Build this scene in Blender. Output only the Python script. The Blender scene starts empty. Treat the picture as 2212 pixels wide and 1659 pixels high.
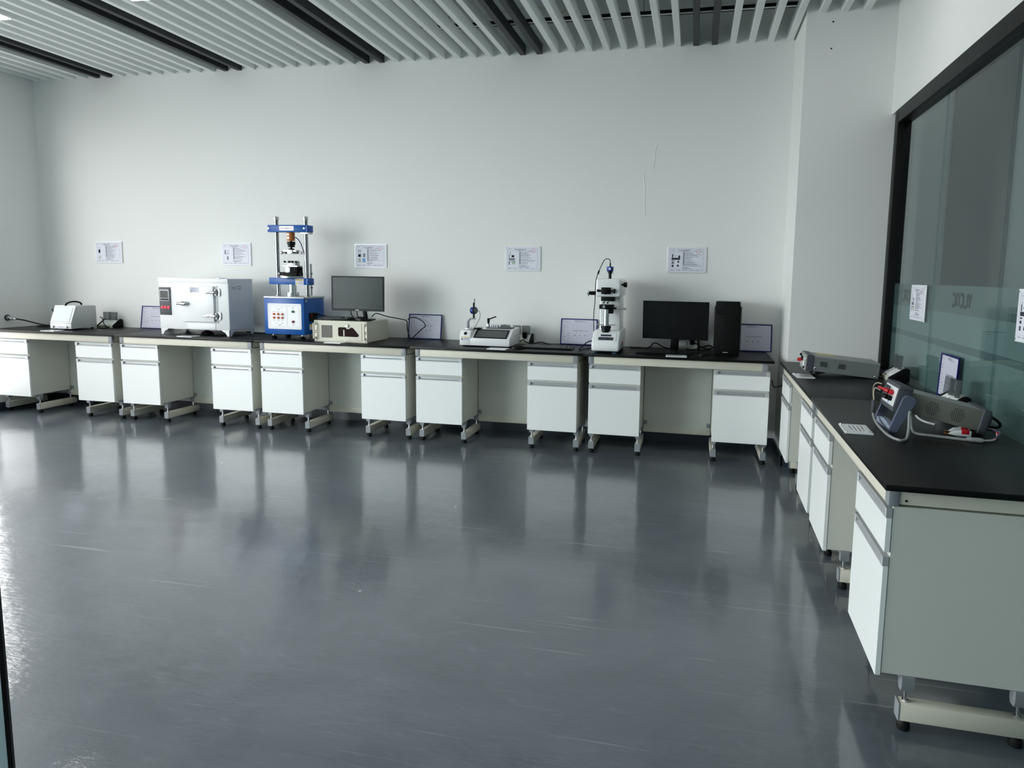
import bpy, bmesh, math, random
from mathutils import Matrix, Vector

SC = bpy.context.scene
COL = SC.collection
R = math.radians

# ------------------------------------------------------------------ camera
W_, H_ = 2212.0, 1659.0
FPX = 1407.34
YAW, PITCH, ROLL = -0.2048, -0.1131, 0.0159
CAM = Vector((5.3575, -5.1414, 1.4771))
fw = Vector((math.sin(YAW)*math.cos(PITCH), math.cos(YAW)*math.cos(PITCH), math.sin(PITCH)))
rt0 = Vector((math.cos(YAW), -math.sin(YAW), 0))
up0 = rt0.cross(fw)
cr, sr = math.cos(ROLL), math.sin(ROLL)
rt = cr*rt0 + sr*up0
up = -sr*rt0 + cr*up0
cd = bpy.data.cameras.new('camera')
cam = bpy.data.objects.new('camera', cd)
COL.objects.link(cam)
m3 = Matrix((rt, up, -fw)).transposed()
cam.matrix_world = Matrix.Translation(CAM) @ m3.to_4x4()
cd.sensor_fit = 'HORIZONTAL'
cd.sensor_width = 36.0
cd.lens = FPX/W_*36.0
cd.shift_x = -98.3/W_
cd.shift_y = -78.6/W_
cd.clip_start = 0.02
cd.clip_end = 200
SC.camera = cam

# ------------------------------------------------------------------ view, world, daylight
SC.view_settings.view_transform = 'Standard'
SC.view_settings.look = 'None'
SC.view_settings.gamma = 1.0
SC.view_settings.use_curve_mapping = False
SC.view_settings.exposure = 0.35
SC.cycles.max_bounces = 14
SC.cycles.diffuse_bounces = 8
SC.cycles.glossy_bounces = 6
SC.cycles.transparent_max_bounces = 24
SC.cycles.caustics_reflective = False
SC.cycles.caustics_refractive = False
SC.cycles.sample_clamp_indirect = 6.0

wd = bpy.data.worlds.new('world')
SC.world = wd
wd.use_nodes = True
nt = wd.node_tree
nt.nodes.clear()
SKY = 16.0
o_ = nt.nodes.new('ShaderNodeOutputWorld')
bg = nt.nodes.new('ShaderNodeBackground')
tc = nt.nodes.new('ShaderNodeTexCoord')
sp = nt.nodes.new('ShaderNodeSeparateXYZ')
rm = nt.nodes.new('ShaderNodeValToRGB')
rm.color_ramp.elements[0].position = 0.46
rm.color_ramp.elements[0].color = (0.46, 0.47, 0.46, 1)
rm.color_ramp.elements[1].position = 0.54
rm.color_ramp.elements[1].color = (0.99, 1.0, 0.995, 1)
ma = nt.nodes.new('ShaderNodeMath'); ma.operation = 'MULTIPLY_ADD'
ma.inputs[1].default_value = 0.5; ma.inputs[2].default_value = 0.5
nt.links.new(tc.outputs['Generated'], sp.inputs[0])
nt.links.new(sp.outputs['Z'], ma.inputs[0])
nt.links.new(ma.outputs[0], rm.inputs[0])
nt.links.new(rm.outputs[0], bg.inputs[0])
bg.inputs[1].default_value = SKY
nt.links.new(bg.outputs[0], o_.inputs[0])

WIN_Y0, WIN_Y1, WIN_Z0, WIN_Z1 = -4.95, 0.06, 0.15, 3.15     # window opening in the left wall
XL = -1.51
WIN2_Y0, WIN2_Y1 = -8.4, -5.25                                # the same window row beyond the glass front wall
for wy0, wy1 in ((WIN_Y0, WIN_Y1), (WIN2_Y0, WIN2_Y1)):
    ld = bpy.data.lights.new('window_daylight', 'AREA')       # portal: guides the sky light through the window
    ld.shape = 'RECTANGLE'; ld.size = WIN_Z1-WIN_Z0; ld.size_y = wy1-wy0
    ld.cycles.is_portal = True
    lo = bpy.data.objects.new('window_daylight', ld)
    COL.objects.link(lo)
    lo.location = (XL-0.12, (wy0+wy1)/2, (WIN_Z0+WIN_Z1)/2)
    lo.rotation_euler = (0, R(-90), 0)

# ------------------------------------------------------------------ materials
def srgb(r, g, b):
    def f(c):
        c /= 255.0
        return c/12.92 if c <= 0.04045 else ((c+0.055)/1.055)**2.4
    return (f(r), f(g), f(b), 1)

def mat(name, rgb, rough=0.5, metal=0.0, bump=0.0, bscale=60.0, var=0.0, vscale=4.0, spec=0.5, coat=0.0, emit=None, estr=0.0):
    m = bpy.data.materials.new(name)
    m.use_nodes = True
    t = m.node_tree
    b = t.nodes['Principled BSDF']
    c = srgb(*rgb)
    b.inputs['Base Color'].default_value = c
    b.inputs['Roughness'].default_value = rough
    b.inputs['Metallic'].default_value = metal
    b.inputs['Specular IOR Level'].default_value = spec
    b.inputs['Coat Weight'].default_value = coat
    if emit:
        b.inputs['Emission Color'].default_value = srgb(*emit)
        b.inputs['Emission Strength'].default_value = estr
    co = t.nodes.new('ShaderNodeTexCoord')
    if var:
        n = t.nodes.new('ShaderNodeTexNoise'); n.inputs['Scale'].default_value = vscale
        n.inputs['Detail'].default_value = 4
        t.links.new(co.outputs['Object'], n.inputs['Vector'])
        mx = t.nodes.new('ShaderNodeMix'); mx.data_type = 'RGBA'
        mx.inputs[6].default_value = tuple(x*(1-var) for x in c[:3])+(1,)
        mx.inputs[7].default_value = tuple(min(1, x*(1+var)) for x in c[:3])+(1,)
        t.links.new(n.outputs['Fac'], mx.inputs[0])
        t.links.new(mx.outputs[2], b.inputs['Base Color'])
    if bump:
        n2 = t.nodes.new('ShaderNodeTexNoise'); n2.inputs['Scale'].default_value = bscale
        n2.inputs['Detail'].default_value = 3
        t.links.new(co.outputs['Object'], n2.inputs['Vector'])
        bp = t.nodes.new('ShaderNodeBump'); bp.inputs['Strength'].default_value = bump
        bp.inputs['Distance'].default_value = 0.01
        t.links.new(n2.outputs['Fac'], bp.inputs['Height'])
        t.links.new(bp.outputs[0], b.inputs['Normal'])
    return m

def glass_mat(name, tint, rough=0.0, opac=0.0, diff=(120, 135, 132), ior=1.45):
    """thin sheet: transparent + fresnel mirror (+ optional frosting)"""
    m = bpy.data.materials.new(name)
    m.use_nodes = True
    t = m.node_tree
    t.nodes.clear()
    out = t.nodes.new('ShaderNodeOutputMaterial')
    tr = t.nodes.new('ShaderNodeBsdfTransparent'); tr.inputs[0].default_value = srgb(*tint)
    gl = t.nodes.new('ShaderNodeBsdfGlossy'); gl.inputs['Roughness'].default_value = rough
    fr = t.nodes.new('ShaderNodeFresnel')
    gn = t.nodes.new('ShaderNodeNewGeometry')
    io = t.nodes.new('ShaderNodeMapRange')                       # same reflectance on both faces of the sheet
    io.inputs['To Min'].default_value = ior; io.inputs['To Max'].default_value = 1/ior
    t.links.new(gn.outputs['Backfacing'], io.inputs['Value']); t.links.new(io.outputs[0], fr.inputs[0])
    base = tr
    if opac > 0:
        df = t.nodes.new('ShaderNodeBsdfDiffuse'); df.inputs[0].default_value = srgb(*diff)
        tl = t.nodes.new('ShaderNodeBsdfTranslucent'); tl.inputs[0].default_value = srgb(*diff)
        a = t.nodes.new('ShaderNodeMixShader'); a.inputs[0].default_value = 0.4
        t.links.new(df.outputs[0], a.inputs[1]); t.links.new(tl.outputs[0], a.inputs[2])
        b = t.nodes.new('ShaderNodeMixShader'); b.inputs[0].default_value = opac
        t.links.new(tr.outputs[0], b.inputs[1]); t.links.new(a.outputs[0], b.inputs[2])
        base = b
    mx = t.nodes.new('ShaderNodeMixShader')
    t.links.new(fr.outputs[0], mx.inputs[0])
    t.links.new(base.outputs[0], mx.inputs[1]); t.links.new(gl.outputs[0], mx.inputs[2])
    t.links.new(mx.outputs[0], out.inputs[0])
    return m

def floor_mat():
    m = bpy.data.materials.new('epoxy_floor')
    m.use_nodes = True
    t = m.node_tree; N = t.nodes; L = t.links
    b = N['Principled BSDF']
    co = N.new('ShaderNodeTexCoord')
    def noise(scale, detail=4, sx=1, sy=1, rot=0, rough=0.5, dist=0.0):
        mp = N.new('ShaderNodeMapping'); mp.inputs['Scale'].default_value = (sx, sy, 1)
        mp.inputs['Rotation'].default_value = (0, 0, rot)
        L.new(co.outputs['Object'], mp.inputs['Vector'])
        n = N.new('ShaderNodeTexNoise'); n.inputs['Scale'].default_value = scale
        n.inputs['Detail'].default_value = detail; n.inputs['Roughness'].default_value = rough
        n.inputs['Distortion'].default_value = dist
        L.new(mp.outputs[0], n.inputs['Vector'])
        return n.outputs['Fac']
    def ramp(x, p0, p1, v0=0.0, v1=1.0):
        r = N.new('ShaderNodeMapRange')
        r.inputs['From Min'].default_value = p0; r.inputs['From Max'].default_value = p1
        r.inputs['To Min'].default_value = v0; r.inputs['To Max'].default_value = v1
        L.new(x, r.inputs['Value'])
        return r.outputs[0]
    def mixc(f, a, c):
        x = N.new('ShaderNodeMix'); x.data_type = 'RGBA'
        L.new(f, x.inputs[0])
        for s, v in ((6, a), (7, c)):
            if isinstance(v, tuple): x.inputs[s].default_value = v
            else: L.new(v, x.inputs[s])
        return x.outputs[2]
    big = noise(0.9, 6, 1, 1.4, 0.4, 0.65, 0.6)
    base = mixc(ramp(big, 0.32, 0.68), srgb(67, 76, 86), srgb(94, 103, 113))
    fine = noise(9, 6, 1, 2.2, 0.9, 0.7, 0.4)
    base = mixc(ramp(fine, 0.56, 0.80, 0, 0.40), base, srgb(122, 130, 137))
    brush = noise(5.0, 5, 0.6, 4.5, -0.25, 0.7, 1.2)
    base = mixc(ramp(brush, 0.60, 0.78, 0, 0.30), base, srgb(118, 126, 134))
    base = mixc(ramp(brush, 0.42, 0.28, 0, 0.35), base, srgb(56, 64, 72))
    # thin worn scratches, two directions
    for k, (rot, sx, sy, sc) in enumerate(((0.75, 0.5, 30, 2.2), (-0.35, 0.7, 34, 1.7), (1.35, 0.6, 28, 1.9))):
        s = ramp(noise(sc, 2, sx, sy, rot, 0.4, 0.5), 0.715-0.004*k, 0.79, 0, 0.45)
        base = mixc(s, base, srgb(165, 172, 172))
    # specks of spilt white paint
    vo = N.new('ShaderNodeTexVoronoi'); vo.inputs['Scale'].default_value = 2.3
    L.new(co.outputs['Object'], vo.inputs['Vector'])
    base = mixc(ramp(vo.outputs['Distance'], 0.022, 0.015, 0, 0.8), base, srgb(205, 210, 205))
    L.new(base, b.inputs['Base Color'])
    b.inputs['Roughness'].default_value = 0.42
    b.inputs['IOR'].default_value = 1.5
    b.inputs['Specular IOR Level'].default_value = 0.85
    b.inputs['Coat Weight'].default_value = 1.0
    b.inputs['Coat IOR'].default_value = 1.55
    L.new(ramp(noise(3.0, 6, 1, 1.5, 0.3, 0.7), 0.3, 0.7, 0.015, 0.055), b.inputs['Coat Roughness'])
    h1 = noise(7, 3, 1.0, 1.0, 0.2, 0.5)
    h2 = noise(42, 4, 0.45, 1.5, -0.5, 0.65)
    ad = N.new('ShaderNodeMath'); ad.operation = 'MULTIPLY_ADD'; ad.inputs[1].default_value = 0.30
    L.new(h2, ad.inputs[0]); L.new(h1, ad.inputs[2])
    bp = N.new('ShaderNodeBump'); bp.inputs['Strength'].default_value = 0.19; bp.inputs['Distance'].default_value = 0.01
    L.new(ad.outputs[0], bp.inputs['Height'])
    L.new(bp.outputs[0], b.inputs['Normal'])
    L.new(bp.outputs[0], b.inputs['Coat Normal'])
    return m

M = {}
M['wall'] = mat('wall_paint', (232, 234, 232), 0.75, bump=0.05, bscale=90, var=0.012, vscale=1.2)
M['lintel'] = M['wall']
M['floor'] = floor_mat()
M['soffit'] = mat('soffit_paint', (222, 226, 224), 0.9)
M['skirt'] = mat('skirting_paint', (46, 54, 66), 0.35)
M['slat_white'] = mat('white_slat_coating', (236, 240, 238), 0.45)
M['slat_black'] = mat('black_slat_coating', (32, 33, 35), 0.5)
M['top'] = mat('black_worktop', (9, 10, 11), 0.38, bump=0.03, bscale=400, spec=0.2)
M['door'] = mat('white_laminate', (236, 239, 238), 0.35)
M['carcass'] = mat('pale_grey_laminate', (213, 214, 206), 0.45)
M['cream'] = mat('cream_steel', (218, 214, 199), 0.42, var=0.03, vscale=6)
M['alu'] = mat('grey_aluminium', (186, 189, 192), 0.38, metal=0.35)
M['bracket'] = mat('grey_plastic', (140, 145, 150), 0.45)
M['chrome'] = mat('chrome', (205, 206, 208), 0.14, metal=1.0)
M['column_chrome'] = mat('column_chrome', (150, 152, 156), 0.1, metal=1.0)
M['steel'] = mat('satin_steel', (176, 178, 180), 0.3, metal=0.9)
M['rubber'] = mat('black_rubber', (10, 10, 11), 0.65, spec=0.3)
M['black'] = mat('black_plastic', (8, 9, 10), 0.4, spec=0.2)
M['key'] = mat('black_key', (30, 31, 33), 0.35, spec=0.5)
M['blackmatt'] = mat('matt_black_plastic', (10, 11, 12), 0.6, spec=0.15)
M['screen'] = mat('dark_screen', (6, 7, 8), 0.2, spec=0.25)
M['white'] = mat('white_enamel', (230, 232, 234), 0.3)
M['whitep'] = mat('white_plastic', (232, 235, 236), 0.25, coat=0.3)
M['pale_grey'] = mat('pale_grey_enamel', (186, 191, 191), 0.35)
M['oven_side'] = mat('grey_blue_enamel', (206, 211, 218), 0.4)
M['blue'] = mat('blue_enamel', (6, 82, 160), 0.3, spec=0.3)
M['navy'] = mat('navy_edge', (14, 16, 92), 0.4, spec=0.2)
M['beige'] = mat('beige_enamel', (208, 207, 190), 0.4)
M['frame'] = mat('black_frame', (8, 8, 9), 0.45, spec=0.22)
M['paper'] = mat('paper', (226, 228, 238), 0.6)
M['paper2'] = mat('grey_paper', (206, 207, 222), 0.55)
M['ink'] = mat('grey_ink', (120, 122, 136), 0.7)
M['ink_dark'] = mat('dark_ink', (46, 48, 58), 0.7)
M['ink_blue'] = mat('blue_print', (130, 160, 214), 0.7)
M['ink_green'] = mat('green_print', (172, 190, 172), 0.7)
M['ink_red'] = mat('red_print', (206, 140, 148), 0.7)
M['acrylic'] = mat('white_acrylic', (236, 239, 240), 0.15, coat=0.4)
M['red'] = mat('red_plastic', (178, 22, 34), 0.35)
M['red_lit'] = mat('lit_red_button', (210, 30, 50), 0.3, emit=(255, 40, 60), estr=0.8)
M['orange'] = mat('orange_button', (212, 112, 70), 0.35)
M['green'] = mat('green_button', (30, 120, 80), 0.35)
M['maroon'] = mat('maroon_button', (120, 14, 40), 0.35)
M['copper'] = mat('orange_brown_paint', (190, 112, 48), 0.4)
M['yellow'] = mat('yellow_label', (226, 196, 70), 0.5)
M['grey_dark'] = mat('dark_grey_plastic', (66, 70, 78), 0.5)
M['meter_side'] = mat('slate_grey_enamel', (112, 118, 118), 0.5)
M['meter_top'] = mat('grey_enamel', (150, 153, 152), 0.5)
M['taupe'] = mat('taupe_enamel', (132, 132, 124), 0.5)
M['handle_blue'] = mat('blue_grey_plastic', (88, 96, 116), 0.5)
M['handle_light'] = mat('light_blue_grey_plastic', (142, 152, 170), 0.5)
M['cord_grey'] = mat('grey_cord', (140, 144, 144), 0.45)
M['cord_tan'] = mat('tan_wire', (186, 176, 156), 0.45)
M['lcd'] = mat('grey_lcd', (78, 84, 84), 0.3, spec=0.3)
M['lcd_dark'] = mat('tinted_lcd', (60, 66, 68), 0.15)
M['screen_lit'] = mat('lit_white_screen', (70, 84, 98), 0.3, emit=(214, 230, 246), estr=0.62)
M['brown_glass'] = mat('brown_window', (30, 12, 8), 0.5, spec=0.08)
M['mesh'] = mat('perforated_metal', (120, 118, 112), 0.5, bump=0.8, bscale=260, var=0.5, vscale=240)
M['teal'] = mat('teal_rubber', (58, 84, 96), 0.5)
M['cam_blue'] = mat('blue_anodised', (22, 52, 140), 0.3, metal=0.3)
M['lamp'] = mat('lamp_diffuser', (255, 255, 255), 0.5, emit=(255, 255, 255), estr=10.0)
M['clear'] = glass_mat('clear_plastic', (212, 216, 216), 0.1, 0.28, (170, 176, 178))
M['pane'] = glass_mat('partition_glass', (230, 239, 240), 0.0)
M['winpane'] = glass_mat('window_glass', (252, 252, 252), 0.0)
for _i, _v in enumerate((236, 214, 188, 172, 172, 200)):        # pane tint added to even out the daylight on the back wall
    M['dimmed%d' % _i] = glass_mat('dimmed_window_glass', (_v, _v, _v))
M['film'] = glass_mat('frosted_film', (226, 234, 231), 0.25, 0.55, (214, 228, 224), 1.2)
M['film2'] = glass_mat('dense_frosted_film', (214, 222, 219), 0.25, 0.55, (184, 194, 192), 1.2)
M['film3'] = glass_mat('thin_frosted_film', (218, 228, 226), 0.25, 0.42, (176, 196, 193), 1.2)
M['logo'] = mat('dark_logo_film', (34, 33, 34), 0.7, spec=0.2)
M['doorglass'] = glass_mat('door_glass', (205, 220, 220), 0.15, 0.6, (196, 216, 220))
M['corr_wall'] = mat('corridor_paint', (196, 200, 200), 0.8)
M['corr_dark'] = mat('dark_door_laminate', (96, 102, 106), 0.5)

# ------------------------------------------------------------------ mesh builder
class MB:
    def __init__(s, T=None):
        s.bm = bmesh.new(); s.mats = []; s.T = T or Matrix()
    def mi(s, m):
        m = M[m] if isinstance(m, str) else m
        if m not in s.mats: s.mats.append(m)
        return s.mats.index(m)
    def _v(s, p): return s.bm.verts.new(s.T @ Vector(p))
    def faces(s, vs, fs, m):
        i = s.mi(m)
        bv = [s._v(v) for v in vs]
        out = []
        for f in fs:
            try:
                fc = s.bm.faces.new([bv[k] for k in f]); fc.material_index = i; out.append(fc)
            except ValueError: pass
        return out
    def bevel(s, fcs, w, seg=1):
        es = list({e for f in fcs for e in f.edges})
        mi = fcs[0].material_index
        r = bmesh.ops.bevel(s.bm, geom=es, offset=w, segments=seg, affect='EDGES', profile=0.5, clamp_overlap=True)
        for f in r['faces']: f.material_index = mi
    def box(s, a, b, m, bev=0, seg=2):
        x0, y0, z0 = [min(a[i], b[i]) for i in range(3)]
        x1, y1, z1 = [max(a[i], b[i]) for i in range(3)]
        vs = [(x0,y0,z0),(x1,y0,z0),(x1,y1,z0),(x0,y1,z0),(x0,y0,z1),(x1,y0,z1),(x1,y1,z1),(x0,y1,z1)]
        f = s.faces(vs, [(0,3,2,1),(4,5,6,7),(0,1,5,4),(1,2,6,5),(2,3,7,6),(3,0,4,7)], m)
        if bev: s.bevel(f, bev, seg)
        return s
    def prism(s, pts, axis, lo, hi, m, bev=0, seg=2):
        """pts 2D polygon; axis x: (y,z), y: (x,z), z: (x,y)"""
        def mk(p, t):
            return {'x': (t, p[0], p[1]), 'y': (p[0], t, p[1]), 'z': (p[0], p[1], t)}[axis]
        n = len(pts)
        vs = [mk(p, lo) for p in pts]+[mk(p, hi) for p in pts]
        fs = [tuple(range(n)), tuple(range(2*n-1, n-1, -1))]+[(i, i+n, (i+1) % n+n, (i+1) % n) for i in range(n)]
        f = s.faces(vs, fs, m)
        bmesh.ops.recalc_face_normals(s.bm, faces=f)
        if bev: s.bevel(f, bev, seg)
        return s
    def lathe(s, p0, axis, prof, m, n=20):
        """prof: list of (radius, distance along axis from p0)"""
        ax = Vector(axis).normalized()
        u = ax.orthogonal().normalized(); v = ax.cross(u)
        p0 = Vector(p0); vs = []; fs = []
        for r, h in prof:
            for k in range(n):
                a = 2*math.pi*k/n
                vs.append(p0+ax*h+u*(r*math.cos(a))+v*(r*math.sin(a)))
        for j in range(len(prof)-1):
            for k in range(n):
                fs.append((j*n+k, j*n+(k+1) % n, (j+1)*n+(k+1) % n, (j+1)*n+k))
        fs.append(tuple(range(n-1, -1, -1))); fs.append(tuple(range((len(prof)-1)*n, len(prof)*n)))
        s.faces(vs, fs, m)
        return s
    def cyl(s, p0, p1, r, m, r2=None, n=16):
        p0 = Vector(p0); p1 = Vector(p1)
        return s.lathe(p0, p1-p0, [(r, 0), (r if r2 is None else r2, (p1-p0).length)], m, n)
    def tube(s, pts, r, m, n=8, sub=8, smooth=True):
        P = [Vector(p) for p in pts]
        if smooth and len(P) > 2:
            q = []
            E = [2*P[0]-P[1]]+P+[2*P[-1]-P[-2]]
            for i in range(1, len(E)-2):
                for k in range(sub):
                    t = k/sub
                    a, b, c, d = E[i-1], E[i], E[i+1], E[i+2]
                    q.append(0.5*((2*b)+(c-a)*t+(2*a-5*b+4*c-d)*t*t+(3*b-a-3*c+d)*t**3))
            q.append(P[-1]); P = q
        vs = []; fs = []; u = None
        for i, p in enumerate(P):
            d = (P[min(i+1, len(P)-1)]-P[max(i-1, 0)])
            d = d.normalized() if d.length > 1e-9 else Vector((0, 0, 1))
            if u is None: u = d.orthogonal().normalized()
            u = (u-d*u.dot(d))
            u = u.normalized() if u.length > 1e-6 else d.orthogonal().normalized()
            v = d.cross(u)
            for k in range(n):
                a = 2*math.pi*k/n
                vs.append(p+u*(r*math.cos(a))+v*(r*math.sin(a)))
        for j in range(len(P)-1):
            for k in range(n):
                fs.append((j*n+k, j*n+(k+1) % n, (j+1)*n+(k+1) % n, (j+1)*n+k))
        fs.append(tuple(range(n-1, -1, -1))); fs.append(tuple(range((len(P)-1)*n, len(P)*n)))
        s.faces(vs, fs, m)
        return s
    def build(s, name, parent=None, loc=None, rotz=0.0):
        me = bpy.data.meshes.new(name)
        s.bm.to_mesh(me); s.bm.free()
        for m in s.mats: me.materials.append(m)
        me.polygons.foreach_set('use_smooth', [True]*len(me.polygons))
        me.set_sharp_from_angle(angle=R(32))
        o = bpy.data.objects.new(name, me)
        COL.objects.link(o)
        if parent: o.parent = parent
        if loc: o.location = loc
        if rotz: o.rotation_euler = (0, 0, rotz)
        return o

def tag(o, label, cat, group=None):
    o['label'] = label; o['category'] = cat
    if group: o['group'] = group
    return o
def thing(name, label, cat, loc, rotz=0.0, group=None):
    o = bpy.data.objects.new(name, None)
    o.empty_display_size = 0.1
    COL.objects.link(o)
    o.location = loc; o.rotation_euler = (0, 0, rotz)
    return tag(o, label, cat, group)
def dup(root, loc, rotz, label, group=None):
    r = root.copy(); COL.objects.link(r)
    r.location = loc; r.rotation_euler = (0, 0, rotz); r['label'] = label
    if group: r['group'] = group
    for ch in list(root.children):
        c = ch.copy(); COL.objects.link(c); c.parent = r
        for g in list(ch.children):
            d = g.copy(); COL.objects.link(d); d.parent = c
    return r
def struct(name, mb, loc=None, rotz=0.0, parent=None):
    o = mb.build(name, parent, loc, rotz)
    if not parent: o['kind'] = 'structure'
    return o
def cord(name, pts, r, m, label, cat='cable', group=None, n=8):
    p0 = Vector(pts[0])
    o = MB().tube([Vector(p)-p0 for p in pts], r, m, n=n).build(name, loc=p0)
    return tag(o, label, cat, group)

H = 0.8405            # worktop height
DW = 0.668            # back wall plane
RA = 0.0174           # turn of the right-hand run
RO = Vector((6.0184, 0.0219))
ca, sa = math.cos(RA), math.sin(RA)
def RW(dx, dy, z=0.0):
    """point of the right-hand run: dx towards the glass, dy towards the door"""
    return Vector((RO.x+dx*ca-dy*sa, RO.y-dy*ca-dx*sa, z))

# ------------------------------------------------------------------ room
YF, YR, XE, ZC = -5.05, -8.6, 9.2, 3.95
struct('floor', MB().box((XL-0.2, YR, -0.12), (XE, DW+0.2, 0), 'floor'))
struct('ceiling', MB().box((XL-0.2, YR, ZC), (XE, DW+0.2, ZC+0.15), 'soffit'))
wb = struct('wall_back', MB().box((XL-0.2, DW, 0), (XE, DW+0.2, ZC), 'wall'))
for pts_ in ([(4.888, 2.36), (4.893, 2.30), (4.905, 2.22), (4.903, 2.10), (4.915, 1.98)], [(5.000, 2.60), (4.982, 2.54), (4.984, 2.48), (4.970, 2.43), (4.972, 2.38)]):
    MB().tube([(x, DW+0.003, z) for x, z in pts_], 0.0062, 'wall').build('paint_blister', wb)      # raised wrinkles in the wall paint
WT = 0.10
b = MB()
b.box((XL-WT, WIN_Y1, 0), (XL, DW, ZC), 'wall')
b.box((XL-WT, WIN2_Y1, 0), (XL, WIN_Y0, ZC), 'wall')
b.box((XL-WT, YR, 0), (XL, WIN2_Y0, ZC), 'wall')
b.box((XL-WT, WIN2_Y0, 0), (XL, WIN_Y1, WIN_Z0), 'wall')
b.box((XL-WT, WIN2_Y0, WIN_Z1), (XL, WIN_Y1, ZC), 'wall')
struct('wall_left', b)
wc = struct('wall_column', MB().box((6.085, 0.118, 0), (6.92, DW, ZC), 'wall'))
for xh, zh in ((6.269, 3.323), (6.267, 3.137)):
    MB().cyl((xh, 0.1185, zh), (xh, 0.116, zh), 0.006, 'brown_glass', n=10).build('screw_hole', wc)
struct('wall_front', MB().box((XL, YF-0.1, 2.66), (6.8, YF, ZC), 'wall'))   # above the glass front with the doorway the camera stands in
g = struct('window_4', MB().box((3.70, YF-0.09, 0), (3.76, YF-0.01, 2.66), 'frame').box((6.25, YF-0.09, 0), (6.32, YF-0.01, 2.66), 'frame')
           .box((XL, YF-0.09, 0), (3.70, YF-0.01, 0.05), 'frame').box((XL, YF-0.09, 2.58), (6.8, YF-0.01, 2.66), 'frame'))
for k in range(5):
    w_ = (3.70-XL)/5
    MB().box((XL+w_*k+0.003, YF-0.056, 0.05), (XL+w_*(k+1)-0.003, YF-0.044, 2.58), 'pane').build('pane', g)
MB().box((6.322, YF-0.056, 0.05), (6.8, YF-0.044, 2.58), 'pane').build('pane', g)
struct('wall_rear', MB().box((XL, YR-0.1, 0), (XE, YR, ZC), 'corr_wall'))
struct('wall_corridor', MB().box((XE, YR, 0), (XE+0.1, DW, ZC), 'corr_wall'))
# solid wall above the glass partition
struct('wall_right', MB().box((0.686, -5.06, 2.655), (0.80, 0.18, ZC), 'lintel'), (RO.x, RO.y, 0), -RA)
# skirting
struct('baseboard_back', MB().box((XL, DW-0.012, 0), (6.085, DW, 0.085), 'skirt'))
struct('baseboard_left', MB().box((XL, WIN_Y1, 0), (XL+0.012, DW-0.012, 0.085), 'skirt'))
b = MB()
b.box((6.073, 0.106, 0), (6.085, DW-0.012, 0.085), 'skirt')
b.box((6.073, 0.106, 0), (6.7, 0.118, 0.085), 'skirt')
struct('baseboard_column', b)

# daylight window in the left wall (beside the picture's left edge)
for nm, wy0, wy1, NB in (('window_2', WIN_Y0, WIN_Y1, 8), ('window_3', WIN2_Y0, WIN2_Y1, 3)):
    xa, xb = XL-0.085, XL-0.035
    win = struct(nm, MB().box((xa, wy0, WIN_Z0), (xb, wy0+0.04, WIN_Z1), 'frame')
                 .box((xa, wy1-0.04, WIN_Z0), (xb, wy1, WIN_Z1), 'frame')
                 .box((xa, wy0, WIN_Z0), (xb, wy1, WIN_Z0+0.05), 'frame')
                 .box((xa, wy0, WIN_Z1-0.05), (xb, wy1, WIN_Z1), 'frame'))
    for k in range(NB):
        y0 = wy0+0.04+(wy1-wy0-0.08)*k/NB; y1 = wy0+0.04+(wy1-wy0-0.08)*(k+1)/NB
        MB().box((xa+0.02, y0+0.02, WIN_Z0+0.05), (xa+0.026, y1-0.02, WIN_Z1-0.05), 'dimmed%d' % max(0, k-2) if nm == 'window_2' and k > 2 else 'winpane').build('pane', win)
        if k: MB().box((xa, y0-0.025, WIN_Z0+0.05), (xb, y0+0.025, WIN_Z1-0.05), 'frame').build('mullion', win)

# glass partition of the right-hand wall
GX = 0.728
gp = struct('window_1', MB().box((0.684, -0.085, 0), (0.775, -0.0, 2.655), 'frame', 0.003)
            .box((0.684, -5.06, 2.56), (0.775, -0.085, 2.655), 'frame', 0.003)
            .box((0.684, -5.06, 0), (0.775, -5.0, 2.56), 'frame', 0.003)
            .box((0.70, -5.0, 0), (0.765, -0.085, 0.05), 'frame', 0.003), (RO.x, RO.y, 0), -RA)
JO = [0.085, 0.924, 1.820, 2.720, 3.620, 4.520, 5.0]
for a, c in zip(JO[:-1], JO[1:]):
    MB().box((GX, -c+0.002, 0.05), (GX+0.012, -a-0.002, 2.565), 'pane').build('pane', gp)
    f = MB()
    f.box((GX+0.0135, -c+0.002, 1.296), (GX+0.0145, -a-0.002, 1.446), 'film2')
    f.box((GX+0.0135, -c+0.002, 1.1005), (GX+0.0145, -a-0.002, 1.1375), 'film3')
    f.box((GX+0.0135, -c+0.002, 1.138), (GX+0.0145, -a-0.002, 1.2955), 'film')
    f.box((GX+0.0135, -c+0.002, 0.05), (GX+0.0145, -a-0.002, 1.100), 'film')
    f.build('frosted_film', gp)
def ribbon(mb, pts, w, x0, x1, m):
    """flat stroke of a letter, points (u,z) -> mirrored on the glass"""
    n = len(pts); L_ = []; R_ = []
    for i, p in enumerate(pts):
        a = Vector(pts[max(i-1, 0)]); c = Vector(pts[min(i+1, n-1)])
        d = (c-a).normalized(); nn = Vector((-d.y, d.x))
        k = 1.0
        if 0 < i < n-1:
            d1 = (Vector(p)-a).normalized(); k = 1/max(0.5, abs(d1.dot(d)))
        L_.append(Vector(p)+nn*w/2*k); R_.append(Vector(p)-nn*w/2*k)
    for i in range(n-1):
        q = [L_[i], L_[i+1], R_[i+1], R_[i]]
        vs = [(x0, p.x, p.y) for p in q]+[(x1, p.x, p.y) for p in q]
        mb.faces(vs, [(0,1,2,3),(7,6,5,4),(0,4,5,1),(1,5,6,2),(2,6,7,3),(3,7,4,0)], m)
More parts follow.
